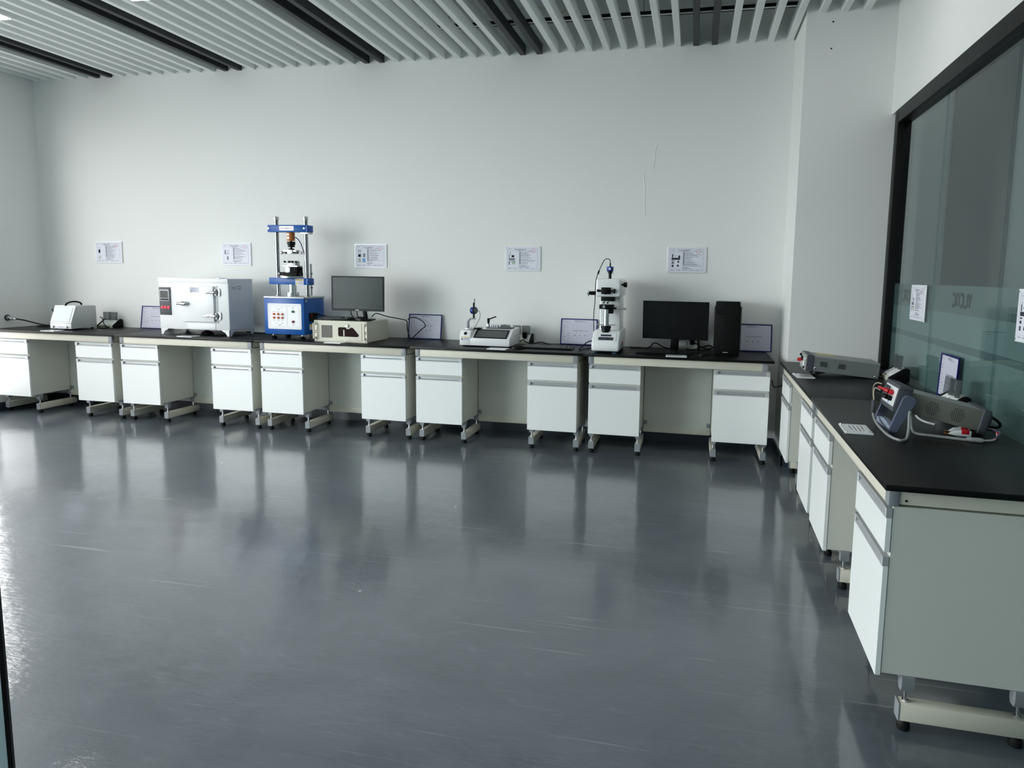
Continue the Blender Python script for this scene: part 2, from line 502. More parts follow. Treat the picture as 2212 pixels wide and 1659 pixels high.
def logo(dyc):
    """YLCNC, written on the corridor side so it reads mirrored from the room"""
    s = 0.068; w = 0.020
    b = MB()
    def arc(cx, cz, r, a0, a1, n=6): return [(cx+r*math.cos(R(a0+(a1-a0)*i/n)), cz+r*math.sin(R(a0+(a1-a0)*i/n))) for i in range(n+1)]
    x = 0.0; z0 = 1.337
    def put(pts): ribbon(b, [(-(dyc)+(p[0]-0.1325)*1.0, z0+p[1]) for p in pts], w, GX+0.0125, GX+0.0133, 'logo')
    put([(0.002, s), (0.023, s*0.5)]); put([(0.044, s), (0.023, s*0.5), (0.023, 0)])
    x = 0.056; put([(x, s)]+[(x, 0.018)]+arc(x+0.018, 0.018+0.006-0.006, 0.018, 180, 270)[1:]+[(x+0.04, 0)])
    for x in (0.108, 0.222):
        put([(x+0.043, s-0.004)]+[(x+0.02, s-0.004)]+arc(x+0.02, s-0.024, 0.02, 90, 180)[1:]+arc(x+0.02, 0.022, 0.02, 180, 270)[0:]+[(x+0.043, 0.002)])
    x = 0.165; put([(x+0.004, 0)]+[(x+0.004, s-0.02)]+arc(x+0.022, s-0.022, 0.018, 180, 0, 10)[1:]+[(x+0.04, 0)])
    return b.build('logo_lettering', gp)
for a, c in zip(JO[:-2], JO[1:-1]):
    logo(a+0.431 if a > 0.5 else 0.428)

# corridor beyond the glass: a dark door and a pier give the pane something to show
struct('door_2', MB().box((7.30, DW-0.03, 0), (7.74, DW, ZC), 'corr_dark'))
struct('trim_1', MB().box((8.25, DW-0.25, 0), (8.5, DW, ZC), 'corr_wall'))
# open glass door leaf beside the camera
de = Vector((4.3535, -4.4005, 0)); dh = Vector((3.72, -4.95, 0))
dv = (dh-de); L_ = dv.length; ang = math.atan2(dv.y, dv.x)
dr = struct('door_1', MB().box((0.006, -0.006, 0.012), (L_, 0.006, 2.35), 'doorglass'), de, ang)
MB().box((0, -0.0062, 0.012), (0.006, 0.0062, 2.35), 'rubber').build('edge_seal', dr)

# ------------------------------------------------------------------ ceiling slats, carriers, lamps
ORD = ['first', 'second', 'third', 'fourth', 'fifth', 'sixth', 'seventh', 'eighth', 'ninth', 'tenth']
SL0, SLP, SZ0, SZ1 = -1.4400, 0.14965, 3.387, 3.472
sl_w = sl_b = None
pair = 0; cnt = 0; first_black = True
groups = []
for k in range(0, 54):
    x = SL0+SLP*k
    blk = k % 10 in (5, 6)
    if k % 10 == 5: pair += 1
    y1 = DW if x < 6.08 else 0.118
    if blk:
        lab = f"{'left' if k % 10 == 5 else 'right'} slat of the {ORD[pair-1]} black pair from the left in the slatted ceiling"
        cnt = 0
    else:
        cnt += 1
        if pair == 0: lab = f"{ORD[cnt-1]} white ceiling slat from the left wall, left of all black slats"
        elif pair < 5: lab = f"{ORD[cnt-1]} white ceiling slat right of the {ORD[pair-1]} black pair counted from the left"
        else: lab = f"{ORD[cnt-1]} white ceiling slat right of the last black pair" + (", ending at the column" if x > 6.08 else "")
    src = sl_b if blk else sl_w
    if src is None or x > 6.08:
        s_ = MB()
        prof = [(-0.0245, SZ1), (-0.0245, SZ0+0.003), (-0.0215, SZ0), (0.0215, SZ0), (0.0245, SZ0+0.003), (0.0245, SZ1)]
        s_.prism(prof, 'y', YF-y1, 0, 'slat_black' if blk else 'slat_white')
        o = s_.build('baffle_slat', loc=(x, y1, 0))
        if x < 6.08:
            if blk: sl_b = o
            else: sl_w = o
    else:
        o = src.copy(); COL.objects.link(o); o.location = (x, y1, 0)
    tag(o, lab, 'ceiling slat', 'black slats of the ceiling' if blk else 'white slats of the ceiling')
# carriers above the slats
for i, yc in enumerate((0.20, -1.0, -2.2, -3.4)):
    t = thing('carrier_rail', ('black slotted carrier rail crossing above the slats nearest the back wall' if i == 0 else
              f'black carrier rail crossing above the slats, {ORD[i]} from the back wall'), 'ceiling rail', (XL, yc, SZ1), 0, 'carrier rails above the ceiling slats')
    MB().box((0.0, -0.012, 0.0), (6.7-XL if i else 6.085-XL, 0.012, 0.036), 'frame').build('rail', t)
    MB().box((0.0, -0.030, 0.0), (6.7-XL if i else 6.085-XL, -0.012, 0.003), 'slat_white').build('flange', t)
    for xh in (1.2, 3.0, 4.8, 6.4):
        MB().cyl((xh, 0, 0.03), (xh, 0, ZC-SZ1), 0.005, 'steel', n=8).build('hanger_rod', t)
cord('flexible_conduit', [(2.4, 0.38, 3.66), (3.2, 0.42, 3.62), (3.94, 0.46, 3.70), (4.2, 0.45, 3.64), (4.35, 0.40, 3.78), (4.5, 0.3, ZC)], 0.013, 'cream',
     'beige flexible conduit looping above the slats beside the carrier rail', 'conduit')
def panel_lamp(xl, yl, label):
    t = thing('panel_lamp', label, 'lamp', (xl, yl, SZ0), 0, 'panel lamps under the slats')
    MB().box((-0.155, -0.155, -0.022), (0.155, 0.155, 0), 'white', 0.004).build('housing', t)
    MB().box((-0.145, -0.145, -0.026), (0.145, 0.145, -0.0222), 'lamp').build('diffuser', t)
    return t
lamp0 = panel_lamp(-0.03, -0.985, 'lit square panel lamp under the slats at the upper left corner')
dup(lamp0, (1.50, -1.118, SZ0), 0, 'lit square panel lamp under the slats cut by the top edge')
for k, yl in enumerate((-0.6, -2.6, -4.6)):                      # lamps added to brighten the corridor behind the glass wall
    dup(lamp0, (7.9, yl, ZC), 0, f'added fill lamp on the corridor ceiling behind the glass wall, {ORD[k]} from the back')
for j, yl in enumerate((-1.085, -3.0)):                           # unseen lamps carrying the grid on overhead, added as fill light
    for i in range(5):
        if j or i > 1:
            dup(lamp0, (-0.03+1.5*i, yl, SZ0), 0, f"added lit panel lamp overhead, {ORD[i]} from the left in the {'front' if j else 'rear'} lamp row")

# ------------------------------------------------------------------ benches
def make_cabinet():
    t = thing('pedestal_cabinet', '', 'cabinet', (0, 0, 0), 0, 'white pedestal cabinets')
    w = 0.208
    c = MB()
    c.box((-w+0.002, 0.0195, 0.19), (w-0.002, 0.455, 0.757), 'carcass', 0.0015, 1)
    c.build('carcass', t)
    def front(name, z0, z1, hz):
        d = MB().box((-w, 0, z0), (w, 0.018, hz), 'door', 0.0015, 1)
        o = d.build(name, t)
        h = MB()
        for s in (-1, 1):
            h.box((s*w, -0.003, hz+0.0005), (s*(w-0.027), 0.0185, z1), 'alu', 0.0015, 1)
        xa = w-0.027
        h.box((-xa, -0.002, z1-0.007), (xa, 0.0185, z1), 'alu', 0.001, 1)
        h.prism([(0.0185, hz+0.0005), (-0.001, hz+0.0005), (-0.001, hz+0.004), (0.011, hz+0.013), (0.014, z1-0.007), (0.0185, z1-0.007)], 'x', -xa, xa, 'alu')
        h.build('handle', o)
        return o
    front('drawer', 0.603, 0.750, 0.716)
    front('door', 0.181, 0.588, 0.555)
    r = MB()
    r.box((-0.165, 0.085, 0.160), (0.165, 0.115, 0.19), 'cream', 0.002, 1)
    r.box((-0.165, 0.42, 0.160), (0.165, 0.45, 0.19), 'cream', 0.002, 1)
    r.build('base_frame', t)
    for s in (-1, 1):
        x = s*0.192
        f = MB()
        f.box((x-0.022, 0.083, 0.0365), (x+0.022, 0.485, 0.0965), 'cream', 0.003)
        fb = f.build('floor_beam', t)
        MB().box((x-0.0225, 0.078, 0.036), (x+0.0225, 0.083, 0.097), 'bracket', 0.001, 1).build('end_cap', fb)
        for yy in (0.102, 0.43):
            q = MB()
            q.prism([(x-0.02, 0.19), (x-0.02, 0.152), (x-0.012, 0.136), (x+0.012, 0.136), (x+0.02, 0.152), (x+0.02, 0.19)], 'y', yy-0.019, yy+0.019, 'bracket')
            q.cyl((x, yy, 0.0965), (x, yy, 0.137), 0.0065, 'chrome', n=12)
            q.cyl((x, yy, 0.0965), (x, yy, 0.103), 0.011, 'chrome', n=6)
            q.build('levelling_bracket', t)
            MB().lathe((x, yy, 0), (0, 0, 1), [(0.019, 0), (0.0205, 0.004), (0.0205, 0.02), (0.016, 0.026), (0.011, 0.0365)], 'rubber').build('foot', fb)
    return t
CABS = []
cab0 = make_cabinet()
def place_cab(loc, rz, label):
    global cab0
    if not CABS:
        cab0.location = loc; cab0.rotation_euler = (0, 0, rz); cab0['label'] = label; CABS.append(cab0)
    else:
        CABS.append(dup(cab0, loc, rz, label))
def make_worktop(Lw):
    t = thing('worktop', '', 'worktop', (0, 0, 0), 0, 'black bench worktops')
    MB().box((0.001, 0, 0.8195), (Lw-0.001, DW-0.001, H), 'top', 0.003).build('slab', t)
    MB().box((0.085, 0.024, 0.757), (Lw-0.085, 0.052, 0.8195), 'cream', 0.003).build('front_rail', t)
    for s in (0, 1):
        xa = 0.043 if not s else Lw-0.085
        MB().box((xa, 0.022, 0.757), (xa+0.042, 0.054, 0.8195), 'bracket', 0.003).build('corner_connector', t)
        sr_ = MB().box((xa+0.005, 0.054, 0.764), (xa+0.037, 0.62, 0.8195), 'cream', 0.002, 1)
        xo = 0.0478 if not s else Lw-0.0478
        for yy in (0.075, 0.60):
            sr_.cyl((xo-0.001, yy, 0.778), (xo+0.001, yy, 0.778), 0.004, 'rubber', n=10)
        sr_.build('side_rail', t)
    return t
def make_modesty(xa, xb):
    t = thing('modesty_panel', '', 'panel', (0, 0, 0), 0, 'back panels between the cabinets')
    MB().box((xa, 0.446, 0.178), (xb, 0.462, 0.757), 'carcass').build('sheet', t)
    MB().box((xa, 0.434, 0.128), (xb, 0.466, 0.178), 'cream', 0.003).build('lower_rail', t)
    for x, s in ((xa, 1), (xb, -1)):
        MB().box((x+s*0.001, 0.436, 0.192), (x+s*0.032, 0.446, 0.228), 'bracket', 0.003).build('clip', t)
    return t
benches = [(-1.502, 'the white touchscreen analyzer'), (0.0, 'the drying oven'), (1.5, 'the blue test stand'),
           (3.0, 'the dial gauge console'), (4.5, 'the hardness microscope')]
wt0 = mp0 = None
for x0, what in benches:
    Lw = 1.502 if x0 < 0 else 1.5
    if x0 > 4: Lw = 1.478
    lab = f'black worktop of the back wall bench that carries {what}'
    if wt0 is None or Lw != 1.5:
        o = make_worktop(Lw); o.location = (x0, 0, 0); o['label'] = lab
        if Lw == 1.5: wt0 = o
    else: dup(wt0, (x0, 0, 0), 0, lab)
    place_cab((x0+0.25+0.007, 0.02, 0), 0, f'left white two-front cabinet under the bench that carries {what}')
    place_cab((x0+1.25-0.006, 0.02, 0), 0, f'right white two-front cabinet under the bench that carries {what}')
    lab = f'pale panel closing the knee space under the bench that carries {what}'
    if mp0 is None:
        mp0 = make_modesty(0.468, 1.034); mp0['label'] = lab; mp0.location = (x0, 0.0, 0)
    else: dup(mp0, (x0, 0.0, 0), 0, lab)
# right-hand run: rotated so that its front faces the window
LR = 1.5127
RB = R(-90)-RA
def RT(dx, dy, z=0.0, extra=0.0): return RW(dx, dy, z), -RA+extra
for i, what in enumerate(('the grey bench meter', 'the handled component meter')):
    p = RW(0, LR*i)
    lab = f'black worktop along the glass wall that carries {what}'
    if i == 0:
        rw0 = make_worktop(LR); rw0.location = p; rw0.rotation_euler = (0, 0, RB); rw0['label'] = lab
    else: dup(rw0, p, RB, lab)
    place_cab(RW(0.02, LR*i+0.257), RB, f'far cabinet of the glass wall bench that carries {what}')
    place_cab(RW(0.02, LR*i+LR-0.256), RB, f'near cabinet of the glass wall bench that carries {what}')
    dup(mp0, RW(0.0, LR*i+0.005), RB, f'pale panel closing the knee space of the glass wall bench carrying {what}')

#@@EQUIP@@
# ------------------------------------------------------------------ printed matter
def q(mb, u0, v0, u1, v1, m, off=0.0006):
    """flat printed patch on a sheet that faces -y (u along x, v along z)"""
    mb.faces([(u0, -off, v0), (u1, -off, v0), (u1, -off, v1), (u0, -off, v1)], [(0, 1, 2, 3)], m)
def words(mb, u0, u1, v, h, m, rng, gap=0.3, off=0.0006):
    """a line of small illegible print"""
    u = u0
    while u < u1-h*0.5:
        w = h*rng.uniform(0.5, 1.3)
        q(mb, u, v, min(u+w, u1), v+h*rng.uniform(0.75, 1.0), m, off)
        u += w+h*gap*rng.uniform(0.6, 1.6)
def outline(mb, u0, v0, u1, v1, t, m, off=0.0006):
    q(mb, u0, v0, u1, v0+t, m, off); q(mb, u0, v1-t, u1, v1, m, off)
    q(mb, u0, v0+t, u0+t, v1-t, m, off); q(mb, u1-t, v0+t, u1, v1-t, m, off)
def ring(mb, cu, cv, ru, rv, t, m, off=0.0007, n=20):
    vs = []
    for k in range(n):
        a = 2*math.pi*k/n
        vs += [(cu+ru*math.cos(a), -off, cv+rv*math.sin(a)), (cu+(ru-t)*math.cos(a), -off, cv+(rv-t)*math.sin(a))]
    mb.faces(vs, [(2*k, 2*((k+1) % n), 2*((k+1) % n)+1, 2*k+1) for k in range(n)], m)

def info_board(seed, pics):
    """white acrylic board 0.33 x 0.222 with a printed sheet, four screws"""
    rng = random.Random(seed)
    t = thing('info_board', '', 'notice board', (0, 0, 0), 0, 'printed notice boards')
    W2, Hb = 0.166, 0.223
    MB().box((-W2, -0.009, 0), (W2, 0, Hb), 'acrylic', 0.0015, 1).build('backing', t)
    p = MB(Matrix.Translation((0, -0.0092, 0)))
    q(p, -W2+0.006, 0.006, W2-0.006, Hb-0.006, 'paper', 0.0003)
    outline(p, -0.142, 0.018, 0.136, 0.205, 0.0012, 'ink')
    q(p, -0.142, 0.181, 0.136, 0.1818, 'ink')
    words(p, -0.132, -0.112, 0.192, 0.004, 'ink', rng)
    words(p, -0.075, 0.035, 0.190, 0.008, 'ink', rng, 0.5)
    words(p, -0.050, 0.015, 0.183, 0.005, 'ink', rng)
    words(p, 0.05, 0.075, 0.184, 0.004, 'ink', rng)
    for (a, c, d, e, m) in pics: q(p, a, c, d, e, m)
    q(p, -0.038, 0.045, -0.0370, 0.180, 'ink')
    q(p, -0.032, 0.06, -0.022, 0.178, 'ink', 0.0005)
    v = 0.170
    while v > 0.055:
        words(p, -0.018, rng.uniform(0.03, 0.125), v, 0.0042, 'ink', rng, 0.25)
        v -= rng.choice((0.008, 0.008, 0.011))
    for v in (0.047, 0.040, 0.033): words(p, -0.036, rng.uniform(0.0, 0.07), v, 0.004, 'ink', rng, 0.25)
    q(p, -0.142, 0.0305, 0.136, 0.0310, 'ink')
    for u in (-0.135, -0.08, -0.03, 0.03, 0.08): words(p, u, u+0.026, 0.0205, 0.004, 'ink', rng, 0.3)
    ring(p, 0.098, 0.183, 0.024, 0.016, 0.003, 'ink_red')
    words(p, 0.082, 0.114, 0.181, 0.005, 'ink_red', rng, 0.4, 0.0007)
    p.build('printed_sheet', t)
    for u in (-W2+0.012, W2-0.012):
        for v in (0.012, Hb-0.012):
            MB().cyl((u, -0.009, v), (u, -0.0125, v), 0.0032, 'steel', n=10).build('screw', t)
    return t
def place(t, loc, rz, label, group=None):
    t.location = loc; t.rotation_euler = (0, 0, rz); t['label'] = label
    if group: t['group'] = group
    return t
K, D_, B_, G_ = 'ink_dark', 'ink', 'ink_blue', 'ink_green'
pic_an = [(-0.128, 0.095, -0.098, 0.165, 'paper2'), (-0.124, 0.105, -0.104, 0.138, B_), (-0.122, 0.04, -0.103, 0.075, G_)]
pic_ov = [(-0.132, 0.11, -0.078, 0.155, 'paper2'), (-0.130, 0.113, -0.122, 0.150, D_), (-0.125, 0.11, -0.08, 0.113, D_), (-0.108, 0.055, -0.09, 0.09, D_)]
pic_ts = [(-0.130, 0.10, -0.098, 0.128, D_), (-0.127, 0.104, -0.108, 0.122, B_), (-0.126, 0.128, -0.122, 0.165, D_), (-0.106, 0.128, -0.102, 0.165, D_),
          (-0.130, 0.158, -0.098, 0.165, D_), (-0.078, 0.10, -0.055, 0.135, D_), (-0.128, 0.05, -0.100, 0.09, G_), (-0.085, 0.05, -0.053, 0.09, B_)]
pic_ge = [(-0.132, 0.095, -0.075, 0.114, D_), (-0.132, 0.114, -0.126, 0.148, D_), (-0.108, 0.122, -0.08, 0.142, D_), (-0.104, 0.125, -0.085, 0.139, 'paper2'),
          (-0.122, 0.148, -0.117, 0.172, D_), (-0.134, 0.055, -0.122, 0.088, D_), (-0.102, 0.06, -0.072, 0.085, G_), (-0.115, 0.082, -0.068, 0.088, D_)]
pic_ha = [(-0.132, 0.110, -0.058, 0.128, K), (-0.074, 0.128, -0.058, 0.148, K), (-0.128, 0.130, -0.118, 0.158, K), (-0.103, 0.141, -0.094, 0.147, K), (-0.121, 0.158, -0.117, 0.172, D_),
          (-0.130, 0.098, -0.107, 0.104, K), (-0.130, 0.078, -0.110, 0.090, K), (-0.080, 0.086, -0.066, 0.102, K), (-0.129, 0.048, -0.113, 0.068, K), (-0.085, 0.052, -0.067, 0.064, K), (-0.082, 0.064, -0.072, 0.070, K)]
GRPB = 'notice boards on the walls'
yb = DW
for seed, x, z, pics, lab in ((1, -0.681, 1.515, pic_an, 'white notice board on the back wall above the white analyzer, farthest left'),
                              (2, 0.845, 1.508, pic_ov, 'white notice board on the back wall above the drying oven'),
                              (3, 2.309, 1.505, pic_ts, 'white notice board on the back wall above the monitor on the beige case'),
                              (4, 3.817, 1.496, pic_ge, 'white notice board on the back wall above the dial gauge console'),
                              (5, 5.285, 1.502, pic_ha, 'white notice board with dark pictures above the wide black monitor')):
    place(info_board(seed, pics), (x, yb, z), 0, lab, GRPB)
RZ = R(-90)-RA
place(info_board(6, pic_ge), RW(0.727, 0.700, 1.2195), RZ, 'white notice board stuck on the glass wall beside the half hidden lettering', GRPB)
place(info_board(7, pic_ha), RW(0.727, 2.190, 1.2215), RZ, 'white notice board stuck on the glass wall, cut by the right edge', GRPB)

for o in COL.objects:
    if o.get('category') == 'notice board' and 'glass wall' in o['label']: o.scale = (0.85, 1, 1)

def doc_frame():
    rng = random.Random(21)
    t = thing('document_frame', '', 'document holder', (0, 0, 0), 0, 'blue framed record sheets')
    W2, Hh, b = 0.167, 0.235, 0.0085
    f = MB()
    f.box((-W2, -0.006, 0), (W2, 0, b), 'navy').box((-W2, -0.006, Hh-b), (W2, 0, Hh), 'navy')
    f.box((-W2, -0.006, b), (-W2+b, 0, Hh-b), 'navy').box((W2-b, -0.006, b), (W2, 0, Hh-b), 'navy')
    f.build('frame', t)
    MB().box((-W2+0.002, 0.0002, 0.002), (W2-0.002, 0.0022, Hh-0.002), 'navy').build('back', t)
    p = MB(Matrix.Translation((0, -0.001, 0)))
    q(p, -W2+b-0.001, b-0.001, W2-b+0.001, Hh-b+0.001, 'paper2', 0.0003)
    words(p, -0.15, -0.132, 0.215, 0.005, 'ink', rng); words(p, -0.045, 0.03, 0.212, 0.005, 'ink_dark', rng, 0.4)
    words(p, -0.148, -0.09, 0.205, 0.004, 'ink', rng); words(p, -0.04, 0.08, 0.205, 0.0035, 'ink', rng)
    for k in range(17):
        v = 0.025+k*0.0105
        q(p, -0.15, v, 0.140, v+0.0006, 'ink', 0.0005)
    for u in (-0.15, -0.107, -0.055, -0.02, 0.02, 0.06, 0.10, 0.14): q(p, u, 0.025, u+0.0006, 0.2, 'ink', 0.0005)
    words(p, -0.045, 0.085, 0.125, 0.005, 'ink_dark', rng, 0.6)
    for u in (-0.04, 0.005, 0.05): words(p, u, u+0.012, 0.082, 0.007, 'ink_dark', rng)
    for k in range(9): words(p, -0.148, -0.148+rng.uniform(0.02, 0.038), 0.035+k*0.017, 0.005, 'ink', rng)
    for k in range(4): words(p, -0.104, -0.104+rng.uniform(0.015, 0.03), 0.035+k*0.022, 0.005, 'ink', rng)
    words(p, -0.14, 0.08, 0.0165, 0.003, 'ink', rng)
    p.build('record_sheet', t)
    return t
df0 = doc_frame()
GD = 'blue framed record sheets on the benches'
tilt = R(-9)
def place_df(o, loc, rz, label):
    o.location = loc; o.rotation_euler = (tilt, 0, rz); o['label'] = label; o['group'] = GD
    return o
place_df(df0, (-0.125, 0.615, H+0.001), 0, 'blue framed record sheet leaning on the wall half behind the oven')
def copy_df(loc, rz, label): place_df(dup(df0, loc, rz, label), loc, rz, label)
copy_df((2.872, 0.615, H+0.001), 0, 'blue framed record sheet leaning on the wall beside the looped black cable')
copy_df((4.352, 0.615, H+0.001), 0, 'blue framed record sheet leaning on the wall left of the hardness microscope')
copy_df((5.852, 0.615, H+0.001), 0, 'blue framed record sheet leaning on the wall right of the computer tower')
copy_df(RW(0.712, 1.335, H+0.001), RZ, 'blue framed record sheet leaning on the glass wall behind the handled meter')
_o = [o for o in COL.objects if o.get('category') == 'document holder'][-1]
_o.rotation_euler = (R(-2), 0, RZ); _o.scale = (0.78, 1, 1)

def make_card():
    rng = random.Random(5)
    t = thing('label_card', '', 'label card', (0, 0, 0), 0, 'white acrylic label cards')
    MB().box((-0.082, -0.055, 0), (0.082, 0.055, 0.007), 'acrylic', 0.001, 1).build('plate', t)
    p = MB(Matrix.Translation((0, -0.012, 0.0071)) @ Matrix.Rotation(R(-90), 4, 'X') @ Matrix.Translation((0, 0, 0)))
    # sheet lies flat: u along x, v along -y  -> mirror v so it reads from the front
    T = Matrix(((1, 0, 0, 0), (0, 0, 1, 0), (0, -1, 0, 0.0071), (0, 0, 0, 1)))
    p.T = T
    outline(p, -0.072, -0.045, 0.072, 0.045, 0.0008, 'ink', 0.0003)
    for k in range(4): words(p, -0.05, rng.uniform(0.0, 0.05), 0.026-k*0.016, 0.005, 'ink', rng, 0.4, 0.0003)
    p.build('printed_face', t)
    for u in (-0.074, 0.074):
        MB().cyl((u, -0.047, 0.007), (u, -0.047, 0.010), 0.004, 'chrome', n=10).build('stud', t)
    return t
card0 = make_card()
cards = [((-0.772, 0.062, H), 0.0, 'white label card lying in front of the white analyzer'),
         ((0.768, 0.064, H), -0.03, 'white label card lying in front of the oven feet'),
         ((2.285, 0.040, H), -0.05, 'white label card lying in front of the beige case'),
         ((3.768, 0.062, H), -0.03, 'white label card lying in front of the dial gauge console'),
         ((5.238, 0.062, H), 0.02, 'white label card lying in front of the wide black keyboard'),
         (RW(0.066, 0.752, H), RZ+0.06, 'white label card lying beside the front foot of the grey meter'),
         (RW(0.068, 2.263, H), RZ-0.03, 'white label card lying on the worktop before the handled meter')]
for i, (l, r, lab) in enumerate(cards):
    if i == 0: place(card0, l, r, lab)
    else: dup(card0, l, r, lab)

# ------------------------------------------------------------------ bench socket pedestals
def make_pedestal(plug):
    t = thing('socket_pedestal', '', 'power socket', (0, 0, 0), 0, 'bench socket pedestals')
    prof = [(-0.055, 0.0), (-0.055, 0.022), (0.03, 0.078), (0.058, 0.078), (0.058, 0.0)]
    MB().prism(prof, 'x', -0.088, 0.088, 'beige').build('housing', t)
    capp = [(-0.060, 0.0), (-0.060, 0.026), (0.028, 0.086), (0.046, 0.088), (0.060, 0.078), (0.062, 0.0)]
    for s in (-1, 1): MB().prism(capp, 'x', s*0.088, s*0.104, 'blackmatt', 0.003).build('end_cap', t)
    a = math.atan2(0.056, 0.085)
    for cx in (-0.043, 0.043):
        T = Matrix.Translation((cx, -0.0125, 0.050)) @ Matrix.Rotation(a, 4, 'X')
        s_ = MB(T)
        s_.box((-0.036, -0.036, 0), (0.036, 0.036, 0.005), 'white', 0.002, 1)
        for u, v in ((-0.009, 0.008), (0.009, 0.008), (0.0, -0.010)): s_.box((u-0.0015, v-0.006, 0.0052), (u+0.0015, v+0.006, 0.0056), 'black')
        so = s_.build('socket', t)
        c = MB(T @ Matrix.Translation((0, 0.036, 0.006)) @ Matrix.Rotation(R(-38), 4, 'X'))
        w, h, d, th = 0.036, 0.085, 0.020, 0.002
        c.box((-w, 0, 0), (w, th, h), 'clear').box((-w, -d, 0), (-w+th, 0, h), 'clear').box((w-th, -d, 0), (w, 0, h), 'clear')
        c.box((-w, -d, h-th), (w, 0, h), 'clear')
        c.build('flip_cover', so)
        if plug and cx > 0:
            g = MB(T)
            g.prism([(-0.020, 0.006), (-0.024, 0.020), (-0.012, 0.062), (0.012, 0.062), (0.020, 0.045), (0.020, 0.006)], 'x', -0.019, 0.019, 'blackmatt', 0.004)
            g.build('plug', so)
    return t
ped0 = make_pedestal(0); ped1 = make_pedestal(1)
place(ped0, (-0.655, 0.598, H), 0, 'wedge shaped bench socket with open clear covers behind the white analyzer')
place(ped1, (3.825, 0.598, H), 0, 'wedge shaped bench socket with a black plug behind the dial gauge console')
dup(ped1, (5.315, 0.598, H), 0, 'wedge shaped bench socket behind the wide black monitor')
dup(ped0, RW(0.618, 0.70, H), RZ, 'wedge shaped bench socket at the glass wall behind the grey meter')
dup(ped0, RW(0.612, 1.68, H), RZ, 'wedge shaped bench socket at the glass wall behind the handled meter')

# ------------------------------------------------------------------ white touchscreen analyzer
t = thing('touchscreen_analyzer', 'white benchtop analyzer with a lit sloping screen and a black carry handle', 'test instrument', (-0.807, 0.187, H))
prof = [(0.0, 0.012), (0.0, 0.066), (0.066, 0.240), (0.275, 0.240), (0.285, 0.228), (0.285, 0.012)]
MB().prism(prof, 'x', -0.125, 0.125, 'pale_grey', 0.006).build('body', t)
sl = math.atan2(0.174, 0.066)
bz = MB(Matrix.Translation((0, 0.0, 0.066)) @ Matrix.Rotation(sl-R(90), 4, 'X'))
bz.box((-0.126, -0.007, 0.0), (0.126, 0.0, 0.186), 'whitep', 0.004)
b_ = bz.build('bezel', t)
MB(Matrix.Translation((0, 0.0, 0.066)) @ Matrix.Rotation(sl-R(90), 4, 'X')).box((-0.106, -0.0085, 0.014), (0.104, -0.0071, 0.166), 'meter_top').box((-0.105, -0.009, 0.018), (0.099, -0.0084, 0.165), 'screen_lit').build('screen', b_)  # grey border right and below the screen paints the shade of the bezel recess
MB().box((-0.126, -0.006, 0.012), (0.126, 0.0, 0.064), 'whitep', 0.003).build('lower_panel', t)
for x in (-0.088, 0.078): MB().lathe((x, -0.006, 0.032), (0, -1, 0), [(0.011, 0), (0.011, 0.006), (0.008, 0.012)], 'steel', 16).build('terminal', t)
MB().box((-0.035, -0.0068, 0.022), (0.028, -0.006, 0.040), 'paper2').build('nameplate', t)
MB().tube([(0.005, 0.055, 0.238), (0.005, 0.075, 0.262), (0.005, 0.13, 0.276), (0.005, 0.19, 0.272), (0.005, 0.225, 0.258), (0.005, 0.232, 0.238)], 0.008, 'blackmatt').build('handle', t)
for x in (-0.10, 0.10):
    for y in (0.03, 0.25): MB().cyl((x, y, 0), (x, y, 0.0125), 0.012, 'rubber').build('foot', t)
MB().lathe((0.06, 0.285, 0.165), (0, 1, 0), [(0.016, 0), (0.016, 0.012), (0.010, 0.016)], 'steel').lathe((0.06, 0.285, 0.10), (0, 1, 0), [(0.012, 0), (0.012, 0.03), (0.007, 0.05)], 'blackmatt').build('rear_connector', t)
cord('power_cable', [(-0.672, 0.50, H+0.115), (-0.655, 0.51, H+0.10), (-0.635, 0.505, H+0.05), (-0.60, 0.50, H+0.008), (-0.62, 0.44, H+0.007), (-0.665, 0.47, H+0.012), (-0.64, 0.505, H+0.02), (-0.58, 0.51, H+0.012), (-0.56, 0.47, H+0.007), (-0.64, 0.42, H+0.007)],
     0.0045, 'black', 'tangled black cable between the white analyzer and its bench socket')
cord('sensor_cable', [(-1.43, 0.24, H+0.088), (-1.36, 0.27, H+0.075), (-1.20, 0.33, H+0.03), (-1.05, 0.40, H+0.012), (-1.16, 0.44, H+0.010), (-1.30, 0.38, H+0.010), (-1.25, 0.33, H+0.012), (-1.08, 0.38, H+0.018), (-0.975, 0.44, H+0.012), (-0.93, 0.56, H+0.012), (-0.84, 0.58, H+0.012)],
     0.007, 'black', 'thick black cable from the left wall outlet to the white analyzer')
t = thing('wall_outlet_plug', 'round metal cable connector plugged into the left wall above the bench', 'connector', (XL, 0.222, 0.941))
MB().cyl((0, 0, 0), (0.004, 0, 0), 0.032, 'grey_dark', n=20).build('wall_plate', t)
MB().lathe((0.004, 0, 0), (0.97, 0.18, -0.13), [(0.022, 0), (0.022, 0.02), (0.016, 0.024), (0.016, 0.055), (0.011, 0.065), (0.011, 0.09)], 'steel').build('plug_body', t)
cord('corner_wire', [(-1.46, 0.66, H+0.006), (-1.445, 0.655, H+0.06), (-1.435, 0.66, H+0.11), (-1.462, 0.662, H+0.17)], 0.006, 'grey_dark', 'grey flat wire standing up against the back wall in the left corner')

